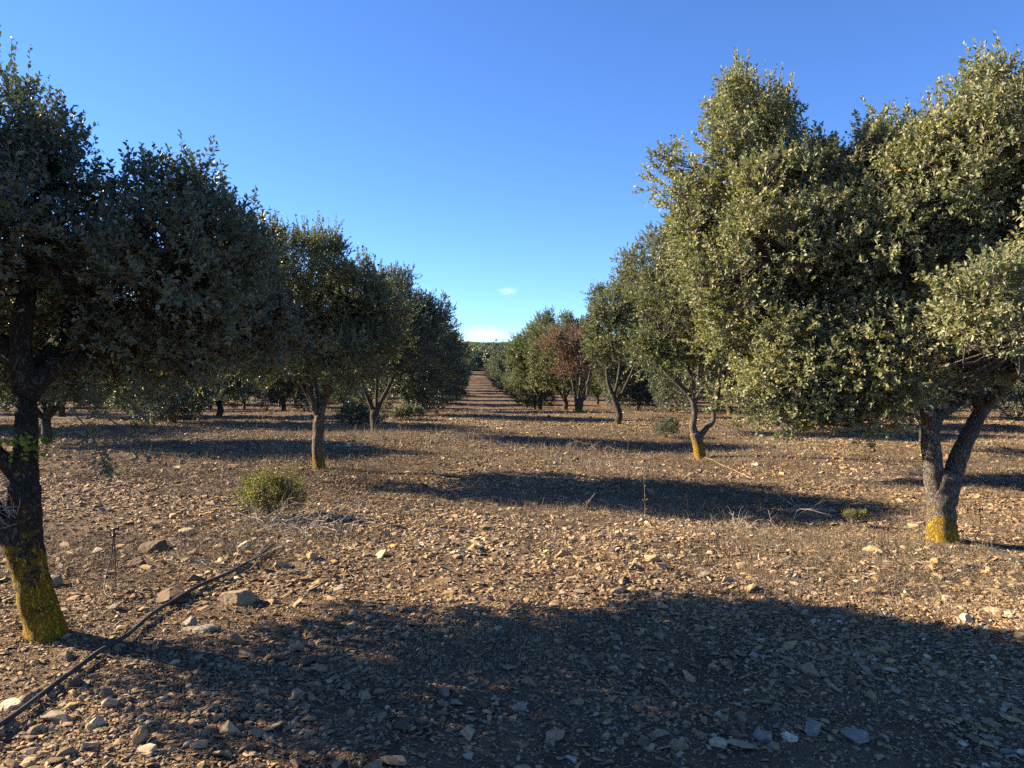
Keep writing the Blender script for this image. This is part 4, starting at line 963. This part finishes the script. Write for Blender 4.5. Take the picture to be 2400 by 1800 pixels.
# ------------------------------------------------------------------ clouds: real volumes far away
def cloud(name, px, py, Y, rx, ry, rz, dens, label, seed):
    c = at(px, py, Y); bm = bmesh.new(); bmesh.ops.create_icosphere(bm, subdivisions=3, radius=1)
    me = bpy.data.meshes.new(name); bm.to_mesh(me); bm.free()
    ob = link(name, me); ob.location = c; ob.scale = (rx, ry, rz)
    m, nt, out = newmat(name + '_vapour')
    tc = N(nt, 'ShaderNodeTexCoord'); ln = N(nt, 'ShaderNodeVectorMath', operation='LENGTH'); nt.links.new(tc.outputs['Object'], ln.inputs[0])
    mp = N(nt, 'ShaderNodeMapping'); mp.inputs['Location'].default_value = (seed * 3.7, seed, 0); mp.inputs['Scale'].default_value = (rx / rz * .5, 1, 1)
    nt.links.new(tc.outputs['Object'], mp.inputs[0])
    n = noise_n(nt, 2.1, 6, .68, vec=mp.outputs[0])
    mr = N(nt, 'ShaderNodeMapRange'); mr.inputs['From Min'].default_value = 1.0; mr.inputs['From Max'].default_value = 0.0; mr.inputs['To Min'].default_value = -.72; mr.inputs['To Max'].default_value = .04
    nt.links.new(ln.outputs['Value'], mr.inputs['Value'])
    ad = N(nt, 'ShaderNodeMath', operation='ADD'); nt.links.new(mr.outputs[0], ad.inputs[0]); nt.links.new(n.outputs['Fac'], ad.inputs[1])
    ml = N(nt, 'ShaderNodeMath', operation='MULTIPLY', use_clamp=False); ml.inputs[1].default_value = dens
    mxx = N(nt, 'ShaderNodeMath', operation='MAXIMUM'); mxx.inputs[1].default_value = 0; nt.links.new(ad.outputs[0], mxx.inputs[0]); nt.links.new(mxx.outputs[0], ml.inputs[0])
    v = N(nt, 'ShaderNodeVolumePrincipled'); v.inputs['Color'].default_value = (.97, .97, .97, 1); v.inputs['Anisotropy'].default_value = .2
    nt.links.new(ml.outputs[0], v.inputs['Density']); nt.links.new(v.outputs[0], out.inputs['Volume'])
    me.materials.append(m); return tag(ob, label, 'cloud')
cloud('cloud', 1190, 683, 3600, 75, 60, 30, .010, 'small faint wisp of cloud alone above the lane', 1)
cloud('cloud', 1145, 786, 3600, 235, 90, 66, .011, 'low white cloud bank resting on the far ridge', 2)

# ------------------------------------------------------------------ sky, sun, camera
wd = bpy.data.worlds.new('World'); scn.world = wd; wd.use_nodes = True; nt = wd.node_tree; nt.nodes.clear()
sky = N(nt, 'ShaderNodeTexSky', sky_type='NISHITA'); sky.sun_disc = False; sky.sun_elevation = SUN_EL
# the sun stands at (-cos a, +sin a); Blender's rotation 0 is +Y turning towards +X
sun_vec = np.array([-math.cos(SUN_DIR_ANG), math.sin(SUN_DIR_ANG)])
sky.sun_rotation = math.atan2(sun_vec[0], sun_vec[1]) % (2 * math.pi)
sky.altitude = 900; sky.air_density = .85; sky.dust_density = .0; sky.ozone_density = 4.0
hs = N(nt, 'ShaderNodeHueSaturation'); hs.inputs['Saturation'].default_value = 1.06; hs.inputs['Hue'].default_value = .504; nt.links.new(sky.outputs[0], hs.inputs['Color'])
bg = N(nt, 'ShaderNodeBackground'); bg.inputs['Strength'].default_value = .055; tint = mixc(nt, 1.0, hs.outputs[0], (.80, .97, 1.18), 'MULTIPLY'); nt.links.new(tint, bg.inputs['Color'])
wo = N(nt, 'ShaderNodeOutputWorld'); nt.links.new(bg.outputs[0], wo.inputs['Surface'])
sl = bpy.data.lights.new('sun', 'SUN'); sl.energy = 5.0; sl.angle = R(.5); sl.color = (1, .83, .60)
so = bpy.data.objects.new('sun', sl); COL.objects.link(so)
dirv = Vector((math.cos(SUN_DIR_ANG) * math.cos(SUN_EL), -math.sin(SUN_DIR_ANG) * math.cos(SUN_EL), -math.sin(SUN_EL)))
so.rotation_euler = dirv.to_track_quat('-Z', 'Y').to_euler(); so.location = (-20, 10, 20)
cd = bpy.data.cameras.new('camera'); co = bpy.data.objects.new('camera', cd); COL.objects.link(co)
cd.sensor_width = 36; cd.lens = 36 * F / 2400; cd.clip_end = 9000; cd.clip_start = .05
co.location = (0, 0, CAMZ)
co.rotation_euler = Vector(fwd).to_track_quat('-Z', 'Y').to_euler()
scn.camera = co
scn.view_settings.view_transform = 'Standard'; scn.view_settings.look = 'None'; scn.view_settings.gamma = 1; scn.view_settings.exposure = 2.12
scn.cycles.use_denoising = False
scn.cycles.max_bounces = 6; scn.cycles.diffuse_bounces = 2; scn.cycles.transmission_bounces = 4; scn.cycles.transparent_max_bounces = 8; scn.cycles.volume_bounces = 5
